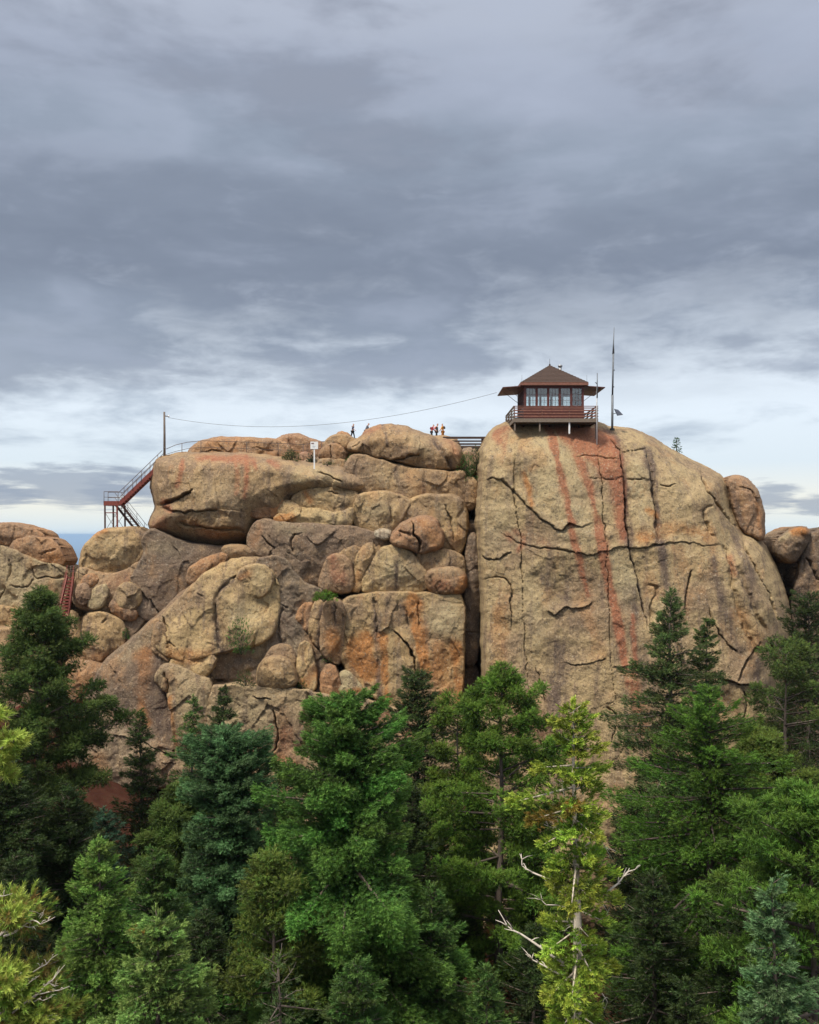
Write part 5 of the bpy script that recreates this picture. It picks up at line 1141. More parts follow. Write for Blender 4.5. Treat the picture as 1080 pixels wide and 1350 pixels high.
def person(loc, H, label, top, legs, hair, facing=0.0, lean=0.0, arms=((0.12, 0.0), (0.12, 0.0)), stride=0.08, pack=None, cap=None, long_sleeves=True):
    """arms: (forward swing, bend) per side. Local +X is the way the person faces."""
    t = empty("person", loc, label, "person", "hikers on the summit rocks", rz=facing)
    s = H / 1.70
    def V(x, y, z, r): return (x * s, y * s, z * s, tuple(q * s for q in r) if isinstance(r, tuple) else r * s)
    L = lambda z: lean * (z - 0.9) if z > 0.9 else 0.0
    n = {'pel': V(0, 0, 0.92, (0.15, 0.11)), 'wa': V(L(1.08), 0, 1.08, (0.135, 0.10)), 'ch': V(L(1.30), 0, 1.30, (0.155, 0.11)), 'sh': V(L(1.42), 0, 1.42, (0.11, 0.085)), 'nk': V(L(1.49) + 0.01, 0, 1.49, 0.055),
         'hd': V(L(1.56) + 0.03, 0, 1.555, (0.078, 0.085)), 'h2': V(L(1.62) + 0.03, 0, 1.625, (0.08, 0.095)), 'h3': V(L(1.69) + 0.02, 0, 1.685, (0.055, 0.065))}
    n['nose'] = V(L(1.58) + 0.135, 0, 1.585, 0.012)
    e = [('pel', 'wa'), ('wa', 'ch'), ('ch', 'sh'), ('sh', 'nk'), ('nk', 'hd'), ('hd', 'h2'), ('h2', 'h3'), ('hd', 'nose')]
    sl, sle = {}, []
    for sd_, tag, (fw, bend) in ((1, 'l', arms[0]), (-1, 'r', arms[1])):
        sx_ = L(1.40)
        ex, ez = sx_ + math.sin(fw) * 0.29, 1.40 - math.cos(fw) * 0.29
        hx, hz = ex + math.sin(fw + bend) * 0.25, ez - math.cos(fw + bend) * 0.25
        n['sho' + tag] = V(sx_, sd_ * 0.185, 1.40, 0.058); n['elb' + tag] = V(ex, sd_ * 0.235, ez, 0.042); n['wri' + tag] = V(hx, sd_ * 0.23, hz, 0.028)
        dx_, dz_ = math.sin(fw + bend), -math.cos(fw + bend)
        n['pal' + tag] = V(hx + dx_ * 0.07, sd_ * 0.228, hz + dz_ * 0.07, (0.036, 0.02))
        e += [('sh', 'sho' + tag), ('sho' + tag, 'elb' + tag), ('elb' + tag, 'wri' + tag), ('wri' + tag, 'pal' + tag)]
        for q, (o_, ln) in enumerate(((-0.027, 0.070), (-0.009, 0.080), (0.009, 0.076), (0.027, 0.060))):
            k = f'f{q}{tag}'
            n[k] = V(hx + dx_ * (0.09 + ln) - dz_ * o_ * 0.9 + 0.012, sd_ * (0.225 - 0.02), hz + dz_ * (0.09 + ln) + dx_ * o_, 0.009); e.append(('pal' + tag, k))
        n['th' + tag] = V(hx + dx_ * 0.06 + 0.05, sd_ * 0.21, hz + dz_ * 0.06 - 0.02, 0.010); e.append(('pal' + tag, 'th' + tag))
    for sd_, tag, st in ((1, 'l', stride), (-1, 'r', -stride)):
        n['hip' + tag] = V(0, sd_ * 0.095, 0.86, 0.09); n['kne' + tag] = V(st * 0.7 + 0.02, sd_ * 0.10, 0.48, 0.062); n['ank' + tag] = V(st * 1.3 - 0.01, sd_ * 0.10, 0.09, 0.042)
        n['toe' + tag] = V(st * 1.3 + 0.15, sd_ * 0.115, 0.035, (0.04, 0.03))
        e += [('pel', 'hip' + tag), ('hip' + tag, 'kne' + tag), ('kne' + tag, 'ank' + tag), ('ank' + tag, 'toe' + tag)]
    b = skin_mesh("body", n, e, M_SKIN, t)
    grow = lambda k, g: (*n[k][:3], tuple(q + g * s for q in (n[k][3] if isinstance(n[k][3], tuple) else (n[k][3],) * 2)))
    tk = ['wa', 'pel', 'ch', 'sh', 'shol', 'elbl', 'shor', 'elbr'] + (['wril', 'wrir'] if long_sleeves else [])
    te = [('wa', 'pel'), ('wa', 'ch'), ('ch', 'sh'), ('sh', 'shol'), ('shol', 'elbl'), ('sh', 'shor'), ('shor', 'elbr')] + ([('elbl', 'wril'), ('elbr', 'wrir')] if long_sleeves else [])
    skin_mesh("jacket" if long_sleeves else "shirt", {k: grow(k, 0.018) for k in tk}, te, top, t)
    lk = ['pel', 'hipl', 'knel', 'ankl', 'hipr', 'kner', 'ankr']
    skin_mesh("trousers", {k: grow(k, 0.016) for k in lk}, [('pel', 'hipl'), ('hipl', 'knel'), ('knel', 'ankl'), ('pel', 'hipr'), ('hipr', 'kner'), ('kner', 'ankr')], legs, t)
    for tag in 'lr':
        skin_mesh("shoe", {k: grow(k, 0.018) for k in ('ank' + tag, 'toe' + tag)}, [('ank' + tag, 'toe' + tag)], M_BLACK, t)
    hx = n['h2']
    skin_mesh("cap" if cap else "hair", {'a': (hx[0] - 0.035 * s, 0, hx[2] + 0.01 * s, (0.088 * s, 0.095 * s)), 'b': (hx[0] - 0.02 * s, 0, hx[2] + 0.08 * s, (0.068 * s, 0.075 * s)), **({'c': (hx[0] + 0.15 * s, 0, hx[2] + 0.05 * s, (0.05 * s, 0.012 * s))} if cap else {})},
              [('a', 'b')] + ([('b', 'c')] if cap else []), cap or hair, t)
    if pack:
        c = n['ch']
        skin_mesh("backpack", {'a': (c[0] - 0.2 * s - lean * 0.1, 0, 1.10 * s, (0.15 * s, 0.10 * s)), 'b': (c[0] - 0.2 * s, 0, 1.32 * s, (0.15 * s, 0.11 * s)), 'c': (c[0] - 0.15 * s, 0, 1.44 * s, (0.10 * s, 0.07 * s))}, [('a', 'b'), ('b', 'c')], pack, t)
    return t

Yp = 95.0
kP = Yp / F
def stand(px, py_feet): return at(px, py_feet, Yp)
person(at(465, 579.0, 91.0), 1.42, "hiker in a dark blue shirt and black trousers stepping up the rocks", cloth("navy_cloth", (0.015, 0.022, 0.075)), cloth("black_cloth", (0.012, 0.012, 0.014)), M_HAIR, facing=R(-20), lean=0.12, arms=((-0.45, 0.1), (0.5, 0.3)), stride=0.16, long_sleeves=False)
person(stand(482, 579.0), 1.55, "grey hiker mostly hidden behind the biggest summit boulder", cloth("grey_cloth", (0.10, 0.11, 0.13)), cloth("grey_trousers", (0.06, 0.06, 0.065)), simple_mat("grey_hair", (0.10, 0.09, 0.085)), facing=R(0), lean=0.45, arms=((0.5, 0.4), (0.3, 0.3)))
person(stand(569, 579.5), 1.45, "hiker with dark hair and a red jacket at the left of the summit trio", cloth("red_cloth", (0.35, 0.03, 0.035)), cloth("dark_trousers", (0.02, 0.02, 0.025)), M_HAIR, facing=R(0), lean=0.30, arms=((0.4, 0.5), (0.3, 0.6)), pack=cloth("dark_red_pack", (0.16, 0.015, 0.02)))
person(stand(575.5, 579.5), 1.50, "red capped hiker in orange and black, middle of the summit trio", cloth("black_orange_cloth", (0.035, 0.03, 0.03)), cloth("black_trousers", (0.014, 0.014, 0.016)), M_HAIR, facing=R(10), lean=0.12, cap=cloth("red_cap_cloth", (0.25, 0.03, 0.03)), pack=cloth("coral_pack", (0.62, 0.15, 0.09)))
person(stand(584, 579.8), 1.55, "hiker in an orange jacket with dark pack, right of the summit trio", cloth("orange_cloth", (0.62, 0.26, 0.02)), cloth("orange_brown_trousers", (0.40, 0.16, 0.02)), M_HAIR, facing=R(160), lean=0.05, arms=((0.3, 0.5), (0.2, 0.3)), pack=cloth("dark_pack", (0.04, 0.035, 0.03)))
# ------------------------------------------------------------------ conifers
def leaf_mat(name, base, tip, old):
    """needles: attribute 'tint' runs from old inner needles (0), darkened as crown shade, to fresh tips (1); 'vary' shifts each spray"""
    m, nt, bs = new_mat(name)
    L = nt.links
    a = nt.nodes.new("ShaderNodeAttribute"); a.attribute_name = "tint"
    s = nt.nodes.new("ShaderNodeSeparateColor"); L.new(a.outputs['Color'], s.inputs[0])
    oi = nt.nodes.new("ShaderNodeObjectInfo")
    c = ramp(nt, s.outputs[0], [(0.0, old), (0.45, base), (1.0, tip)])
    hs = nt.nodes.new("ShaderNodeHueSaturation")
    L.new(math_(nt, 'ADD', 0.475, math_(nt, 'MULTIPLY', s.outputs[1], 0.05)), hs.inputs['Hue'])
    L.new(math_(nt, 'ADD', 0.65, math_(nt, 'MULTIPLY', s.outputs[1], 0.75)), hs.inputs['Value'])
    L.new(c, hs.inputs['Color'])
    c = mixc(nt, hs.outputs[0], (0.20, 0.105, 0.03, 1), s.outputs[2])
    c = mixc(nt, c, oi.outputs['Color'], 1.0, 'MULTIPLY')
    L.new(c, bs.inputs['Base Color'])
    bs.inputs['Roughness'].default_value = 0.6
    bs.inputs['Specular IOR Level'].default_value = 0.3
    tl = nt.nodes.new("ShaderNodeBsdfTranslucent"); L.new(c, tl.inputs[0])
    mx = nt.nodes.new("ShaderNodeMixShader"); mx.inputs[0].default_value = 0.22
    L.new(bs.outputs[0], mx.inputs[1]); L.new(tl.outputs[0], mx.inputs[2])
    L.new(mx.outputs[0], nt.nodes["Material Output"].inputs['Surface'])
    return m
LM = {
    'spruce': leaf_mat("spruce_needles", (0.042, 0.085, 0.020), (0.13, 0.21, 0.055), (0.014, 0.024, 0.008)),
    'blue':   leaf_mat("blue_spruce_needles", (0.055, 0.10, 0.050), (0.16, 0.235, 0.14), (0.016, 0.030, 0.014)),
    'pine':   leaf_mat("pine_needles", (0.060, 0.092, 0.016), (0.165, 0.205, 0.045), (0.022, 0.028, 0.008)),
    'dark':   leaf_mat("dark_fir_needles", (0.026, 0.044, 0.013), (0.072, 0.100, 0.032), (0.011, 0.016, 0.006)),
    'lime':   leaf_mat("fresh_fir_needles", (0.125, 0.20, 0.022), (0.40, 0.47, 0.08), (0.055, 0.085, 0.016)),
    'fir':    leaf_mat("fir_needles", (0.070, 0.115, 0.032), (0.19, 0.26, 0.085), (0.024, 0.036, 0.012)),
}
M_BARK = simple_mat("grey_brown_bark", (0.10, 0.075, 0.058), 0.95, 0, 0.45, 5, (1, 1, 0.3), 0.6)
M_BARKD = simple_mat("dark_bark", (0.055, 0.038, 0.03), 0.95, 0, 0.45, 5, (1, 1, 0.3), 0.6)
M_PALE = simple_mat("bleached_dead_wood", (0.50, 0.44, 0.36), 0.85, 0, 0.25, 9, (1, 1, 1), 0.3)
M_PALEBARK = simple_mat("pale_fir_bark", (0.44, 0.375, 0.285), 0.9, 0, 0.5, 7, (1, 1, 0.6), 0.5)

def unit(v): return v / (np.linalg.norm(v, axis=1)[:, None] + 1e-9)

def needles(name, pos, dirs, size, tint, vary, dead, mat, parent, k=8, width=0.22, spread=0.75, rng=None, length=0.55):
    n = len(pos)
    d = unit(dirs)
    ref = unit(rng.normal(size=(n, 3)))
    u = unit(np.cross(d, ref)); w = np.cross(d, u)
    V = np.empty((n, k, 3, 3), np.float32)
    for j in range(k):
        if j == k - 1: sb, ca, sa = 0.55, 1.0, 0.0
        else:
            sb = 0.02 + 0.75 * j / (k - 1); ca, sa = math.cos(spread), math.sin(spread)
        ph = j * 2.399 + rng.random(n) * 0.9
        rad = u * np.cos(ph)[:, None] + w * np.sin(ph)[:, None]
        tan = np.cross(d, rad)
        if j == k - 1: rad, tan = u, w
        b = pos + d * (sb * size)[:, None]
        nd = d * ca + rad * sa
        ln = (length * size * (0.8 + 0.4 * rng.random(n)))[:, None]
        hw = (0.5 * width * size)[:, None]
        V[:, j, 0] = b - tan * hw; V[:, j, 1] = b + tan * hw; V[:, j, 2] = b + nd * ln
    V = V.reshape(-1, 3)
    Fc = np.arange(len(V), dtype=np.int32).reshape(-1, 3)
    me = np_mesh(name, V, Fc, smooth=False)
    c = np.empty((n, k, 3, 4), np.float32)
    c[..., 0] = (tint ** 1.5)[:, None, None]; c[..., 1] = vary[:, None, None]; c[..., 2] = dead[:, None, None]; c[..., 3] = 1  # power keeps only tips bright, painting shade into the crown interior
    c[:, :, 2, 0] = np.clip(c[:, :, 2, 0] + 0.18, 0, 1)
    at_ = me.attributes.new("tint", 'FLOAT_COLOR', 'POINT'); at_.data.foreach_set("color", c.ravel())
    return link_mesh(name, me, mat, parent)

def limbs_mesh(mb, P0, P1, P2, r0):
    """curved tapering limbs through three points"""
    for a, b, c, r in zip(P0, P1, P2, r0):
        mb.tube([a, b, c], [r, r * 0.62, r * 0.2], 4)

def conifer(name, label, px, tip_row, Y, base_row, halfw, style='spruce', leaf='spruce', density=1.0, group="conifers in front of the cliff", seed=0,
            shoot=None, droop=0.0, gap=0.08, low=0.10, trunk_mat=None, tint=(1, 1, 1), bend=0.0, crown_pow=0.8, dead=0.0, irregular=0.25, k=9, base=None, zlow=None, dead_limbs=0, top=None, tuft=0.5, width=0.15, wrow=None):
    """halfw: half width of the crown in photograph pixels at its widest; base_row: where the trunk meets the ground (None: terrain)"""
    rng = np.random.default_rng(seed + 1000)
    tip = at(px, tip_row, Y)
    gz = float(ground_z(np.array([tip.x]), np.array([Y]))[0]) - 0.2
    H = tip.z - gz
    kk = Y / F
    Rm = halfw * kk
    Dw = ((wrow - tip_row) if wrow else 300.0) * kk
    t = empty(name, (tip.x, Y, gz), label, "tree", group)
    tb = MB()
    def axis(z):
        f = np.clip(z / H, 0, 1)
        return np.stack([bend * np.sin(f * 2.2) * f + 0.05 * np.sin(z * 0.7 + seed), 0.05 * np.cos(z * 0.6 + seed * 2), z], -1)
    r0 = 0.012 * H + 0.06
    zs = np.linspace(-0.3, H * 0.995, 14)
    tb.tube([tuple(a) for a in axis(zs)], [max(0.012, r0 * (1 - z / H) ** 0.85) for z in zs], 9)
    # whorls
    z0 = H * low
    step = (0.48 if style != 'pine' else 0.75) * (0.55 + 0.02 * H) / max(0.6, density ** 0.5)
    z = z0; bz, ba, bl, be = [], [], [], []
    a_off = rng.random() * 6
    wob = rng.normal(size=8)
    while z < H - 0.12:
        f = (H - z) / (H - z0)
        g = (H - z) / Dw
        prof = min(g, 1) ** crown_pow + 0.12 * max(0.0, min(g - 1, 1.5))
        prof *= (1 - 0.55 * max(0.0, (f - 0.7) / 0.3) ** 2)
        if top: prof = max(prof, min(g / top[0], 1) ** 0.55 * top[1])
        f = min(1.0, 0.75 * g)
        R_ = Rm * prof * 1.02 + 0.10
        nb = int((5 if style != 'pine' else 3.4) + rng.random() * 2)
        for q in range(nb):
            az_ = a_off + q * 2 * math.pi / nb + rng.normal() * 0.35
            lump = 1 + irregular * (math.sin(az_ * 2 + z * 0.55 + wob[0] * 3) * 0.6 + math.sin(az_ * 3 - z * 0.9 + wob[1] * 3) * 0.5)
            if rng.random() < gap: continue
            bz.append(z + rng.normal() * 0.12); ba.append(az_); bl.append(max(0.12, R_ * lump * ((0.62 if style == 'pine' else 0.72) + (0.55 if style == 'pine' else 0.42) * rng.random())))
            up = 0.62 * (1 - f) ** 1.5 + 0.10 - 0.35 * f * (0.6 if style == 'pine' else 1.0)
            if style == 'pine': up += 0.22
            be.append(up - droop + rng.normal() * 0.10)
        a_off += 2.4
        z += step * (0.75 + 0.5 * rng.random()) * (0.55 + 0.75 * f)
    bz, ba, bl, be = map(np.array, (bz, ba, bl, be))
    nb = len(bz)
    dh = np.stack([np.cos(ba), np.sin(ba), np.zeros(nb)], -1); side = np.stack([-np.sin(ba), np.cos(ba), np.zeros(nb)], -1)
    org = axis(bz)
    sag = 0.20 + 0.15 * rng.random(nb)
    def curve(i, s):
        return org[i] + dh[i] * (bl[i] * s)[:, None] + np.stack([np.zeros(len(i)), np.zeros(len(i)), bl[i] * (be[i] * s - sag[i] * s * s + 0.75 * sag[i] * s ** 3)], -1)
    I = np.arange(nb)
    limbs_mesh(tb, curve(I, np.full(nb, 0.0)), curve(I, np.full(nb, 0.5)), curve(I, np.full(nb, 0.93)), 0.012 + 0.016 * bl)
    sz = shoot if shoot else 0.235
    if style == 'pine':
        ntf = np.maximum(2, (bl * 2.4 * density).astype(int) + 2)
        bi = np.repeat(I, ntf); m = len(bi)
        s = np.sqrt(0.10 + 0.90 * rng.random(m)); lat = (rng.random(m) * 2 - 1) * 0.42 * bl[bi] * (1.05 - s * 0.7)
        ctr = curve(bi, s) + side[bi] * lat[:, None]; ctr[:, 2] += rng.normal(size=m) * 0.08 + 0.05
        rad = tuft * (0.65 + 0.6 * rng.random(m))
        # twigs to the tufts
        st = curve(bi, np.clip(s - 0.25, 0.05, 1))
        limbs_mesh(tb, st[::2], (st[::2] + ctr[::2]) / 2 + [0, 0, -0.04], ctr[::2], np.full(len(st[::2]), 0.016))
        ns = np.maximum(10, (rad / 0.5) ** 2 * 26 * min(density, 1.5) * (0.30 / sz) ** 1.4).astype(int)
        ti = np.repeat(np.arange(m), ns); n = len(ti)
        dv = unit(rng.normal(size=(n, 3)) + dh[bi[ti]] * 0.35 + np.array([0, 0, 0.55]))
        rr = rng.random(n) ** 0.5
        pos = ctr[ti] + dv * (rad[ti] * rr)[:, None] * np.array([1.1, 1.1, 0.8])
        dirs = dv + 0.4 * rng.normal(size=(n, 3))
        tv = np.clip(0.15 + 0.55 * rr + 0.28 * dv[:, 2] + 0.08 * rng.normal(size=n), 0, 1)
        vv = np.clip(0.5 + 0.25 * rng.normal(size=m)[ti] + 0.1 * rng.normal(size=n), 0, 1)
        dd = np.where(rng.random(m) < dead, 0.8, 0.0)[ti] * rng.random(n)
    else:
        per = np.maximum(6, (bl * 24 * density * (0.30 / sz) + 5 * density * bl ** 2 * (0.3 / sz) ** 2).astype(int))
        bi = np.repeat(I, per); n = len(bi)
        s = np.clip(rng.random(n) ** 0.75, 0.06, 1)
        wl = 0.46 * bl[bi] * (1.02 - s) * np.minimum(1, s * 5) + 0.05
        uu = (rng.random(n) * 2 - 1)
        lat = uu * wl
        pos = curve(bi, s) + side[bi] * lat[:, None]
        pos[:, 2] += -0.28 * np.abs(lat) + rng.normal(size=n) * (0.035 + 0.04 * bl[bi]) - 0.02
        sg = np.sign(uu) * np.abs(uu) ** 0.6
        dirs = dh[bi] * (0.45 + 0.7 * s)[:, None] + side[bi] * (sg * (0.95 - 0.5 * s))[:, None] + rng.normal(size=(n, 3)) * 0.25
        dirs[:, 2] += 0.30 + 0.25 * rng.random(n)
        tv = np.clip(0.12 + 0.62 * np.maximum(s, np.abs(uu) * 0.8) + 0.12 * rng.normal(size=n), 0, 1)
        vb = np.clip(0.5 + 0.26 * rng.normal(size=nb), 0, 1)
        vv = np.clip(vb[bi] + 0.14 * rng.normal(size=n), 0, 1)
        dd = np.where(rng.random(nb) < dead, 0.9, 0.0)[bi] * (0.4 + 0.6 * rng.random(n))
        # the leader
        nl = 14
        lp = axis(np.full(nl, H - 0.02) - rng.random(nl) * 0.8 * sz * 2)
        pos = np.vstack([pos, lp]); dirs = np.vstack([dirs, np.c_[rng.normal(size=(nl, 2)) * 0.35, np.ones(nl)]])
        tv = np.r_[tv, np.full(nl, 0.8)]; vv = np.r_[vv, np.full(nl, 0.6)]; dd = np.r_[dd, np.zeros(nl)]
        n = len(pos)
    tb.build("trunk", trunk_mat or M_BARK, t)
    size = sz * (0.75 + 0.5 * rng.random(n))
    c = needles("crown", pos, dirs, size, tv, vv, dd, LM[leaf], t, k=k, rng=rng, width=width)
    c.color = (*tint, 1)
    NSH[0] += n * k
    return t, axis, H, curve
NSH = [0]

def dead_branch(parent, pts, r, mat=M_PALE, twigs=5, seed=0, tw=0.35):
    rng = random.Random(seed)
    P = [Vector(p) for p in pts]
    # smooth the polyline
    Q = []
    for i in range(len(P) - 1):
        for s in (0, 0.5):
            Q.append(P[i].lerp(P[i + 1], s) + Vector((rng.gauss(0, 0.012), rng.gauss(0, 0.012), rng.gauss(0, 0.015))))
    Q.append(P[-1])
    m = MB()
    m.tube(Q, [r * (1 - 0.8 * i / (len(Q) - 1)) for i in range(len(Q))], 6)
    for q in range(twigs):
        i = rng.randrange(1, len(Q) - 1)
        d = (Q[i + 1] - Q[i]).normalized()
        o = Vector((rng.gauss(0, 0.5), rng.gauss(0, 0.6), rng.random() * 0.9 - 0.1))
        e = Q[i] + (d * 0.6 + o) * tw * (0.4 + rng.random())
        m.tube([Q[i], Q[i].lerp(e, 0.5) + Vector((0, 0, 0.02)), e], [r * 0.45, r * 0.32, r * 0.12], 5)
    return m.build("dead_branch", mat, parent)

C = conifer
# --- back row against the cliff
C("dark_pine", "tall dark olive pine at the left edge, standing before the red gap stairs", 52, 786, 56, None, 100, 'pine', 'dark', 2.0, seed=1, low=0.12, irregular=0.4, crown_pow=0.8, tuft=0.40, gap=0.15, tint=(1.7, 1.75, 1.1), trunk_mat=M_BARK, wrow=1050)
C("slim_fir", "slim dark fir with a needle thin top before the diagonal slab", 186, 938, 62, None, 48, 'spruce', 'dark', 0.9, seed=2, low=0.05, crown_pow=0.95, tint=(1.5, 1.55, 1.2), wrow=1150)
C("slim_fir", "slim lighter fir left of the round crowned blue green spruce", 254, 918, 61, None, 40, 'spruce', 'spruce', 0.8, seed=3, low=0.05, crown_pow=0.95, tint=(1.3, 1.2, 1.0), wrow=1080)
C("slim_fir", "slim dark fir rising just behind the round crowned blue green spruce", 294, 907, 63, None, 38, 'spruce', 'dark', 1.0, seed=4, low=0.1, crown_pow=0.9, wrow=1060, tint=(1.3, 1.3, 1.0))
C("blue_spruce", "dense blue green spruce with a broad rounded top, left of centre", 304, 967, 51, None, 92, 'spruce', 'blue', 1.5, seed=5, low=0.12, crown_pow=0.75, top=(0.16, 0.56), tint=(0.95, 1.15, 0.72), irregular=0.2, wrow=1220)
C("young_spruce", "olive green bushy conifer below and left of the round topped spruce", 238, 1052, 55, None, 62, 'pine', 'pine', 1.6, seed=6, low=0.12, crown_pow=0.7, tint=(0.8, 0.95, 0.85), wrow=1150)
C("green_spruce", "largest bright green spruce in the centre with a dense full crown", 458, 922, 43, None, 138, 'spruce', 'spruce', 2.0, seed=7, low=0.05, crown_pow=0.62, irregular=0.45, top=(0.1, 0.28), tint=(1.3, 1.5, 0.95), gap=0.12, wrow=1190, tuft=0.5)
C("dark_fir", "dark fir with a narrow crown right behind the largest spruce", 551, 886, 60, None, 50, 'spruce', 'dark', 1.2, seed=8, low=0.25, crown_pow=0.62, tint=(1.3, 1.35, 1.0), top=(0.1, 0.35), wrow=1010)
C("limber_pine", "open yellowish green pine with layered tufts and a bare lower trunk", 655, 888, 50, None, 84, 'pine', 'pine', 1.9, seed=9, low=0.34, crown_pow=0.75, irregular=0.4, tuft=0.38, gap=0.12, tint=(0.95, 1.25, 0.7), trunk_mat=M_BARK, bend=0.3, wrow=1050)
C("limber_pine", "yellow green pine top peeking between the dark fir and the layered pine", 604, 925, 56, None, 40, 'pine', 'pine', 1.6, seed=10, low=0.3, crown_pow=0.6, tint=(1.0, 1.2, 0.65), gap=0.2, wrow=1000, tuft=0.38)
C("grey_fir", "tall silvery green fir before the right part of the dome", 884, 777, 58, None, 80, 'spruce', 'dark', 1.1, seed=11, low=0.2, crown_pow=0.9, tint=(2.1, 2.0, 1.7), gap=0.15, irregular=0.3, wrow=1000)
C("slim_fir", "very slim fir standing right beside the tall silvery green one", 932, 818, 59, None, 20, 'spruce', 'dark', 1.2, seed=12, low=0.3, crown_pow=0.5, tint=(1.6, 1.6, 1.2), wrow=930)
C("green_pine", "broad bright green pine in front of the tall silvery fir on the right", 936, 908, 47, None, 116, 'spruce', 'pine', 1.1, seed=13, low=0.28, crown_pow=0.8, irregular=0.35, tuft=0.5, tint=(0.85, 1.2, 0.65), gap=0.12, trunk_mat=M_BARKD, wrow=1110)
C("dark_pine", "blackish conifer in the dark chasm at the right edge", 1066, 782, 72, None, 50, 'spruce', 'dark', 1.0, seed=14, low=0.1, crown_pow=0.5, tint=(1.1, 1.1, 0.8), wrow=900)
C("sparse_pine", "sparse twiggy grey trunked pine before the dark right hand outcrop", 1036, 862, 60, None, 62, 'pine', 'dark', 1.0, seed=15, low=0.35, crown_pow=0.45, tuft=0.45, gap=0.25, trunk_mat=M_BARK, tint=(1.8, 1.8, 1.1), wrow=960)
C("green_pine", "large yellowish green pine cut off by the right border", 1072, 1062, 37, None, 130, 'pine', 'pine', 2.0, seed=16, low=0.15, crown_pow=0.6, irregular=0.3, tuft=0.36, tint=(0.85, 1.2, 0.7), shoot=0.26, wrow=1220)
C("young_spruce", "olive conifer filling the gap between the two broad pines on the right", 1002, 982, 53, None, 70, 'pine', 'pine', 1.6, seed=17, low=0.15, crown_pow=0.55, tint=(0.85, 0.9, 0.6), wrow=1100)
C("young_spruce", "small blue green spruce tip on red soil behind the light green spruce", 137, 1066, 55, None, 36, 'spruce', 'blue', 1.0, seed=18, low=0.05, tint=(0.55, 0.72, 0.7), wrow=1150)
# --- under storey of the dark interior
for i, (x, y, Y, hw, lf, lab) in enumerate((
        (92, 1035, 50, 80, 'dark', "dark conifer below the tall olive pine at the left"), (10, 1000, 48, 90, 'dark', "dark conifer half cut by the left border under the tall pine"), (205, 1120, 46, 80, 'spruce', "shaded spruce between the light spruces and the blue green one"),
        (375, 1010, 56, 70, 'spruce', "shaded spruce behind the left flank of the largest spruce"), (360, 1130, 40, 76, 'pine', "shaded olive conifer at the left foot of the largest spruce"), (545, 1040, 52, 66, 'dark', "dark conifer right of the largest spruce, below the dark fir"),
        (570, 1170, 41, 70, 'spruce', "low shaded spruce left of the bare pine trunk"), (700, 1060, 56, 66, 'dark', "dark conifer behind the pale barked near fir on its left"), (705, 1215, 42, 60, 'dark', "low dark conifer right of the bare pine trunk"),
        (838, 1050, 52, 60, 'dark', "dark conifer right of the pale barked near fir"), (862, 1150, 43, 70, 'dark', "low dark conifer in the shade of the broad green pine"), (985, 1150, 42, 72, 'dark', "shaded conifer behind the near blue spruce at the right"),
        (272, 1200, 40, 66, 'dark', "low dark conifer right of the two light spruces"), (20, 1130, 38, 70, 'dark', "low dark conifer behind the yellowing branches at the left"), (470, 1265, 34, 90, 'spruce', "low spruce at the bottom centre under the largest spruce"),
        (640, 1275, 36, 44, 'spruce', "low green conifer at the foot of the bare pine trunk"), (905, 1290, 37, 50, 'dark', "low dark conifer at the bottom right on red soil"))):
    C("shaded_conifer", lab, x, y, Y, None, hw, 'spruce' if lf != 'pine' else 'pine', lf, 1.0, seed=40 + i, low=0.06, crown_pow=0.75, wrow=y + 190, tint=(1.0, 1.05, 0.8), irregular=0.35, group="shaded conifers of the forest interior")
# --- near trees
t, ax_, H, cur = C("pale_fir", "near yellow green fir with pale bark and bleached dead branches", 765, 922, 24, None, 44, 'spruce', 'lime', 1.5, group="nearest trees at the bottom", seed=21, low=0.1, crown_pow=0.8, gap=0.20, shoot=0.175, irregular=0.6, trunk_mat=M_PALEBARK, k=9, dead=0.02, tint=(1.3, 1.25, 1.0), width=0.19, bend=-0.15, wrow=1050)
kk = 24 / F
def LP(px_, py_, d=0.0):
    p = at(px_, py_, 24.0); p.y += d
    return p - t.location
for i, (pts, r) in enumerate(((((757, 1172), (728, 1163), (705, 1156), (690, 1148), (691, 1136)), 0.045), (((757, 1178), (738, 1178), (727, 1176)), 0.02), (((745, 1272), (715, 1252), (690, 1238), (672, 1231), (660, 1212)), 0.05), (((760, 1294), (730, 1284), (712, 1276), (696, 1268)), 0.045),
                              (((800, 1178), (815, 1168), (832, 1155), (850, 1149)), 0.04), (((757, 1100), (735, 1096), (716, 1090)), 0.025), (((745, 1195), (722, 1195), (708, 1190)), 0.022), (((765, 1120), (790, 1105), (812, 1140)), 0.02), (((757, 1125), (745, 1112), (740, 1104)), 0.02), (((762, 1218), (750, 1225), (745, 1240)), 0.02), (((745, 1050), (742, 1035), (738, 1042)), 0.015), (((790, 1215), (803, 1205), (798, 1198)), 0.02), (((795, 1310), (803, 1325), (798, 1345)), 0.02))):
    dead_branch(t, [LP(a, b, 0.15 * j) for j, (a, b) in enumerate(pts)], 0.78 * r, seed=i, twigs=7, tw=0.22)
C("blue_spruce", "near silvery blue spruce with a pointed top at the bottom right", 1020, 1162, 24, None, 46, 'spruce', 'blue', 1.6, group="nearest trees at the bottom", seed=22, low=0.1, crown_pow=0.8, shoot=0.135, gap=0.04, tint=(1.45, 1.55, 1.1), k=9, width=0.19, irregular=0.3, wrow=1305)
C("light_spruce", "near light green spruce with a pointed top at the lower left", 130, 1106, 29, None, 86, 'spruce', 'fir', 1.4, group="nearest trees at the bottom", seed=23, low=0.1, crown_pow=0.95, shoot=0.15, gap=0.06, tint=(1.35, 1.55, 0.9), k=9, width=0.19, irregular=0.35, wrow=1310)
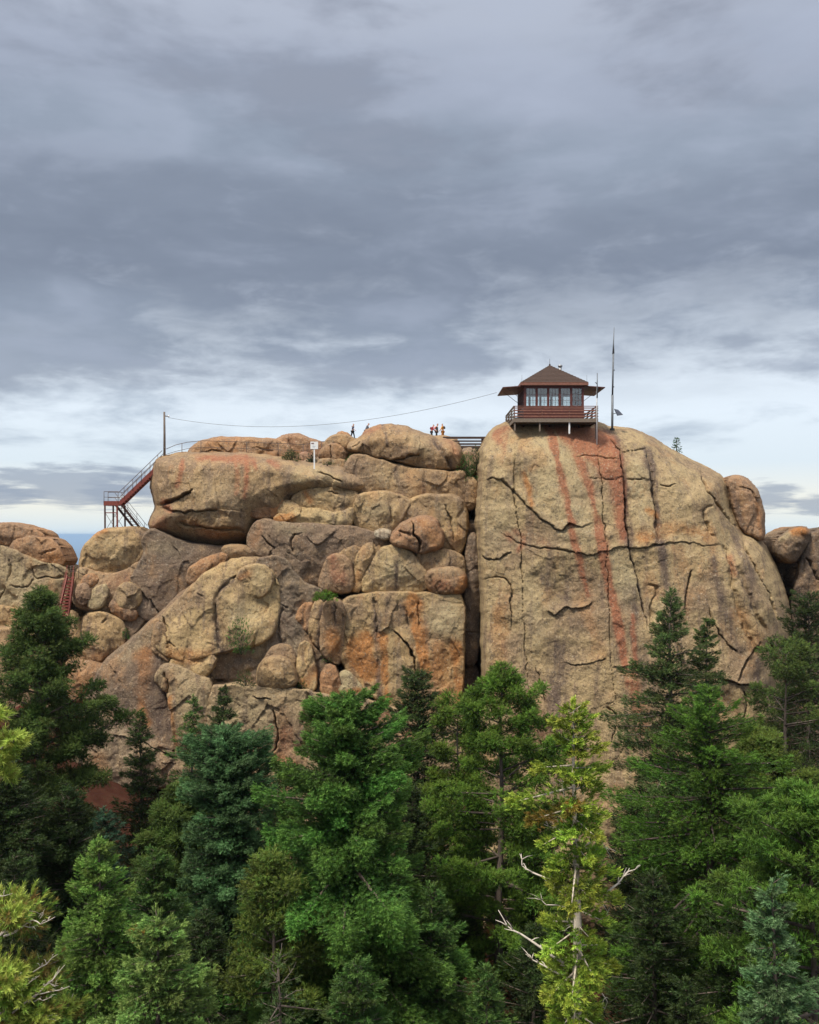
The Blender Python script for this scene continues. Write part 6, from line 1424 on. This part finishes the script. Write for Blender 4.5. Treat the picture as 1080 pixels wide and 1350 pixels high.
C("light_spruce", "near light green spruce with a brown tipped top at the bottom left", 206, 1212, 26, None, 74, 'spruce', 'fir', 1.5, group="nearest trees at the bottom", seed=24, low=0.1, crown_pow=0.75, shoot=0.15, gap=0.05, tint=(1.6, 1.6, 1.2), k=9, width=0.19, dead=0.03, irregular=0.3, wrow=1345)
t, *_ = C("dead_topped_fir", "small grey green fir with a bare dead top at the bottom centre left", 368, 1262, 30, None, 50, 'spruce', 'fir', 0.6, group="nearest trees at the bottom", seed=25, low=0.1, crown_pow=0.75, shoot=0.18, gap=0.25, tint=(0.75, 0.8, 0.72), k=8, trunk_mat=M_BARK, wrow=1345)
def LP2(px_, py_, d=0.0):
    p = at(px_, py_, 30.0); p.y += d
    return p - t.location
for i, (pts, r) in enumerate(((((368, 1310), (366, 1285), (368, 1262), (371, 1246)), 0.035), (((368, 1300), (382, 1285), (390, 1270)), 0.022), (((367, 1290), (358, 1278), (362, 1270)), 0.018), (((368, 1275), (374, 1268), (378, 1272)), 0.014), (((369, 1320), (388, 1308), (402, 1306)), 0.02))):
    dead_branch(t, [LP2(a, b, 0.05 * j) for j, (a, b) in enumerate(pts)], 0.75 * r, seed=30 + i, twigs=5, tw=0.16, mat=simple_mat("grey_dead_wood", (0.17, 0.14, 0.11), 0.9) if i == 0 else bpy.data.materials["grey_dead_wood"])

# --- yellowing pine whose limbs reach in from the left border
def left_pine():
    Y = 13.0
    rng = np.random.default_rng(77)
    k_ = Y / F
    b0 = at(-75, 1350, Y)
    gz = float(ground_z(np.array([b0.x]), np.array([Y]))[0]) - 0.2
    t = empty("yellowing_pine", (b0.x, Y, gz), "nearest pine with yellowing needles and bleached twigs, reaching in at the left border", "tree", "nearest trees at the bottom")
    base = Vector((b0.x, Y, gz))
    top = at(-70, 860, Y).z
    tb = MB(); tb.tube([(0, 0, -0.3), (0.05, 0, (top - gz) * 0.5), (0.0, 0, top - gz)], [0.16, 0.11, 0.02], 10)
    P, D, S, T_, V_, dd_ = [], [], [], [], [], []
    L = lambda x, y, d=0.0: (at(x, y, Y) + Vector((0, d, 0))) - base
    pads = [  # start, end in photograph rows, size, dead share, lime share
        ((-70, 1010), (2, 988), 12, 0.0, 1.0), ((-70, 1010), (20, 975), 9, 0.0, 1.0), ((-70, 960), (-4, 942), 9, 0.0, 1.0), ((-70, 1060), (-2, 1028), 8, 0, .9), ((-70, 1040), (-8, 1005), 10, 0, .9),
        ((-75, 1240), (14, 1212), 26, 0.35, 0.6), ((-75, 1240), (28, 1200), 12, 0.3, 0.7), ((-75, 1260), (-8, 1225), 26, 0.3, 0.6), ((-75, 1240), (30, 1225), 14, 0.5, 0.4),
        ((-75, 1360), (0, 1290), 30, 0.1, 0.8), ((-75, 1350), (22, 1290), 22, 0.3, 0.7), ((-75, 1350), (46, 1288), 16, 0.6, 0.4), ((-75, 1370), (35, 1312), 24, 0.35, 0.6), ((-75, 1390), (10, 1330), 28, 0.1, 0.7), ((-75, 1390), (58, 1335), 15, 0.15, 0.8), ((-75, 1390), (80, 1342), 12, 0.2, 0.7), ((-75, 1390), (40, 1345), 18, .1, .7), ((-75, 1350), (62, 1298), 10, .3, .6)]
    for a, b, s, dead, lime in pads:
        A, B = L(*a), L(*b, rng.normal() * 0.25)
        M_ = A.lerp(B, 0.55) + Vector((0, 0, -0.10))
        tb.tube([A, M_, B], [0.03, 0.018, 0.007], 6)
        n = int(s * 8)
        c = np.array(B); ext = s * k_
        off = rng.normal(size=(n, 3)) * np.array([ext * 0.62, ext * 0.6, ext * 0.42])
        P.append(c + off); D.append(unit(off) + np.array([0.3, -0.1, 0.5]) + rng.normal(size=(n, 3)) * 0.3)
        S.append(0.075 + 0.05 * rng.random(n)); T_.append(np.clip(lime + 0.2 * rng.normal(size=n) + 0.6 * off[:, 2] / (ext + 1e-6) * 0.5, 0, 1)); V_.append(np.clip(0.55 + 0.2 * rng.normal(size=n), 0, 1))
        cl = vnoise(off / (ext * 0.45) + 7 * s, 5)
        dd_.append(np.where(cl + 0.3 * rng.normal(size=n) > 0.75 - 1.5 * dead, 0.85, 0.0) * (0.5 + 0.5 * rng.random(n)))
        for q in range(7):   # twigs inside the pad
            e = np.array(B) + rng.normal(size=3) * ext * 0.55
            tb.tube([M_.lerp(B, 0.6), (Vector(e) + B) / 2, Vector(e)], [0.008, 0.006, 0.003], 4)
    tb.build("trunk", M_PALEBARK, t)
    needles("crown", np.vstack(P), np.vstack(D), np.concatenate(S), np.concatenate(T_), np.concatenate(V_), np.concatenate(dd_), LM['lime'], t, k=14, width=0.16, rng=rng, spread=0.8, length=0.75)
    for i, (pts, r) in enumerate(((((10, 1230), (32, 1219), (48, 1210), (62, 1209), (80, 1201)), 0.016), (((32, 1219), (45, 1216), (54, 1220)), 0.008), (((25, 1222), (40, 1206), (48, 1199)), 0.007), (((58, 1208), (62, 1202), (59, 1198)), 0.006), (((-20, 1186), (0, 1176), (23, 1172)), 0.010), (((-25, 1178), (0, 1178), (8, 1174)), 0.008),
                                  (((20, 1330), (55, 1306), (72, 1299), (98, 1292)), 0.014), (((40, 1318), (68, 1292), (82, 1278), (92, 1264)), 0.012), (((28, 1310), (45, 1290), (58, 1279)), 0.010), (((50, 1316), (62, 1309), (75, 1306)), 0.008), (((48, 1275), (68, 1264), (82, 1251)), 0.010), (((0, 1318), (15, 1305), (28, 1300)), 0.010), (((68, 1292), (78, 1290), (83, 1292)), 0.006), (((-5, 1330), (5, 1322), (15, 1318)), 0.012), (((55, 1345), (72, 1335), (80, 1338)), 0.008), (((0, 1225), (10, 1228), (18, 1222)), 0.012))):
        dead_branch(t, [L(a, b, -0.12 - 0.02 * j) for j, (a, b) in enumerate(pts)], r, seed=60 + i, twigs=5, tw=0.09)
left_pine()

# --- small trees and bushes on the rock
def bush(name, label, px, py, Y, w, h, leaf, n=260, sz=0.16, tint=(1, 1, 1), seed=0, cat="bush", group="bushes growing on the rock"):
    rng = np.random.default_rng(seed)
    k_ = Y / F
    b = at(px, py, Y)
    t = empty(name, b, label, cat, group)
    a, c = w * k_ / 2, h * k_
    d = unit(rng.normal(size=(n, 3))); d[:, 2] = np.abs(d[:, 2])
    r = rng.random(n) ** 0.4 * (1 + 0.25 * vnoise(d * 2.2 + seed, 3))
    pos = d * r[:, None] * np.array([a, a * 0.8, c])
    tb = MB()
    for q in range(9):
        e = pos[rng.integers(n)] * 0.9; tb.tube([(0, 0, -0.1), tuple(e * 0.5 + [0, 0, 0.03]), tuple(e)], [0.03, 0.02, 0.008], 5)
    tb.build("stem", M_BARKD, t)
    o = needles("foliage", pos, d + [0, 0, 0.5] + rng.normal(size=(n, 3)) * 0.4, sz * (0.7 + 0.6 * rng.random(n)), np.clip(0.1 + 0.6 * r + 0.1 * rng.normal(size=n), 0, 1), np.clip(0.5 + 0.25 * rng.normal(size=n), 0, 1), np.zeros(n), LM[leaf], t, k=7, rng=rng)
    o.color = (*tint, 1)
for a in (("bush", "round dark green bush behind the path railing left of the sign", 383, 609, 85.5, 26, 17, 'dark', 420, .16, (1.3, 1.3, 1)), ("bush", "small dark bush right behind the sign post", 411, 610, 86.5, 14, 14, 'dark', 160, .16, (1, 1, 1)), ("bush", "dark green bush on the ledge left under the biggest summit boulder", 462, 617, 85.2, 18, 18, 'dark', 260, .16, (1.3, 1.5, 1)),
          ("bush", "larger dark green bush at the head of the chimney under the footbridge", 615, 634, 84.6, 28, 38, 'spruce', 620, .17, (.75, .95, .7)), ("bush", "narrow dark bush squeezed between the chimney head and the dome", 628, 619, 85.6, 14, 28, 'dark', 260, .17, (1.1, 1.2, 1)), ("bush", "dark shrub deep in the chimney below the head stones", 619, 690, 86.0, 14, 20, 'dark', 160, .16, (1, 1, 1)),
          ("bush", "small green shrub in the crack left of the diagonal slab", 166, 842, 82.0, 9, 12, 'spruce', 90, .14, (1, 1.2, 1)), ("bush", "dark low shrub in the crack under the orange footed pillar", 432, 873, 80.3, 18, 16, 'dark', 150, .14, (1.4, 1.6, 1)), ("bush", "small shrub at the foot of the rounded tan boulder", 398, 908, 79.6, 12, 14, 'pine', 110, .14, (.8, .9, .8)), ("bush", "lower dark shrub below the small fir in the rock wall", 323, 905, 79.0, 30, 22, 'dark', 240, .15, (1.3, 1.5, 1)),
          ("bush", "dark shrub growing on the ledge at the right foot of the dome", 952, 896, 75.5, 26, 8, 'dark', 160, .14, (1.2, 1.4, 1)), ("bush", "low brown green plants on the ledge under the sign", 432, 613, 84.6, 16, 4, 'pine', 90, .12, (.6, .6, .6))):
    bush(*a, seed=int(a[2]))
bush("grass_tuft", "bright green grass tuft on the ledge above the short pillars", 427, 792, 79.0, 34, 13, 'lime', 420, .17, (.55, .75, .5), seed=9, cat="grass tuft")
bush("small_fir", "small bright green fir growing from the middle of the rock wall", 318, 862, 77.2, 34, 52, 'spruce', 300, .2, (1.1, 1.35, .9), seed=19, cat="small tree")
def mini(px_, tip, foot, Y, hw, label, seed, lf, tint):
    rng = np.random.default_rng(seed)
    k_ = Y / F; b = at(px_, foot, Y); H = (foot - tip) * k_
    t = empty("small_fir", b, label, "small tree", "small firs on the rock")
    MB().tube([(0, 0, -0.2), (0.02, 0, H * .5), (0, 0, H)], [0.05, 0.035, 0.01], 6).build("trunk", M_BARK, t)
    P, D = [], []
    for z in np.arange(H * 0.2, H, 0.2):
        r = hw * k_ * (1 - z / H) ** 0.8 + 0.04
        m = int(10 + r * 30)
        a = rng.random(m) * 6.28; rr = r * rng.random(m) ** 0.5
        P.append(np.stack([np.cos(a) * rr, np.sin(a) * rr, z + 0.05 * rng.normal(size=m)], -1)); D.append(np.stack([np.cos(a), np.sin(a), 0.35 + 0 * a], -1))
    P, D = np.vstack(P), np.vstack(D); n = len(P)
    o = needles("crown", P, D, 0.16 + 0.06 * rng.random(n), np.clip(.5 + .2 * rng.normal(size=n), 0, 1), rng.random(n), np.zeros(n), LM[lf], t, k=7, rng=rng); o.color = (*tint, 1)
mini(892, 576, 601, 88.0, 7, "tiny lone fir on the skyline of the dome's right shoulder", 3, 'blue', (.7, .9, .7))
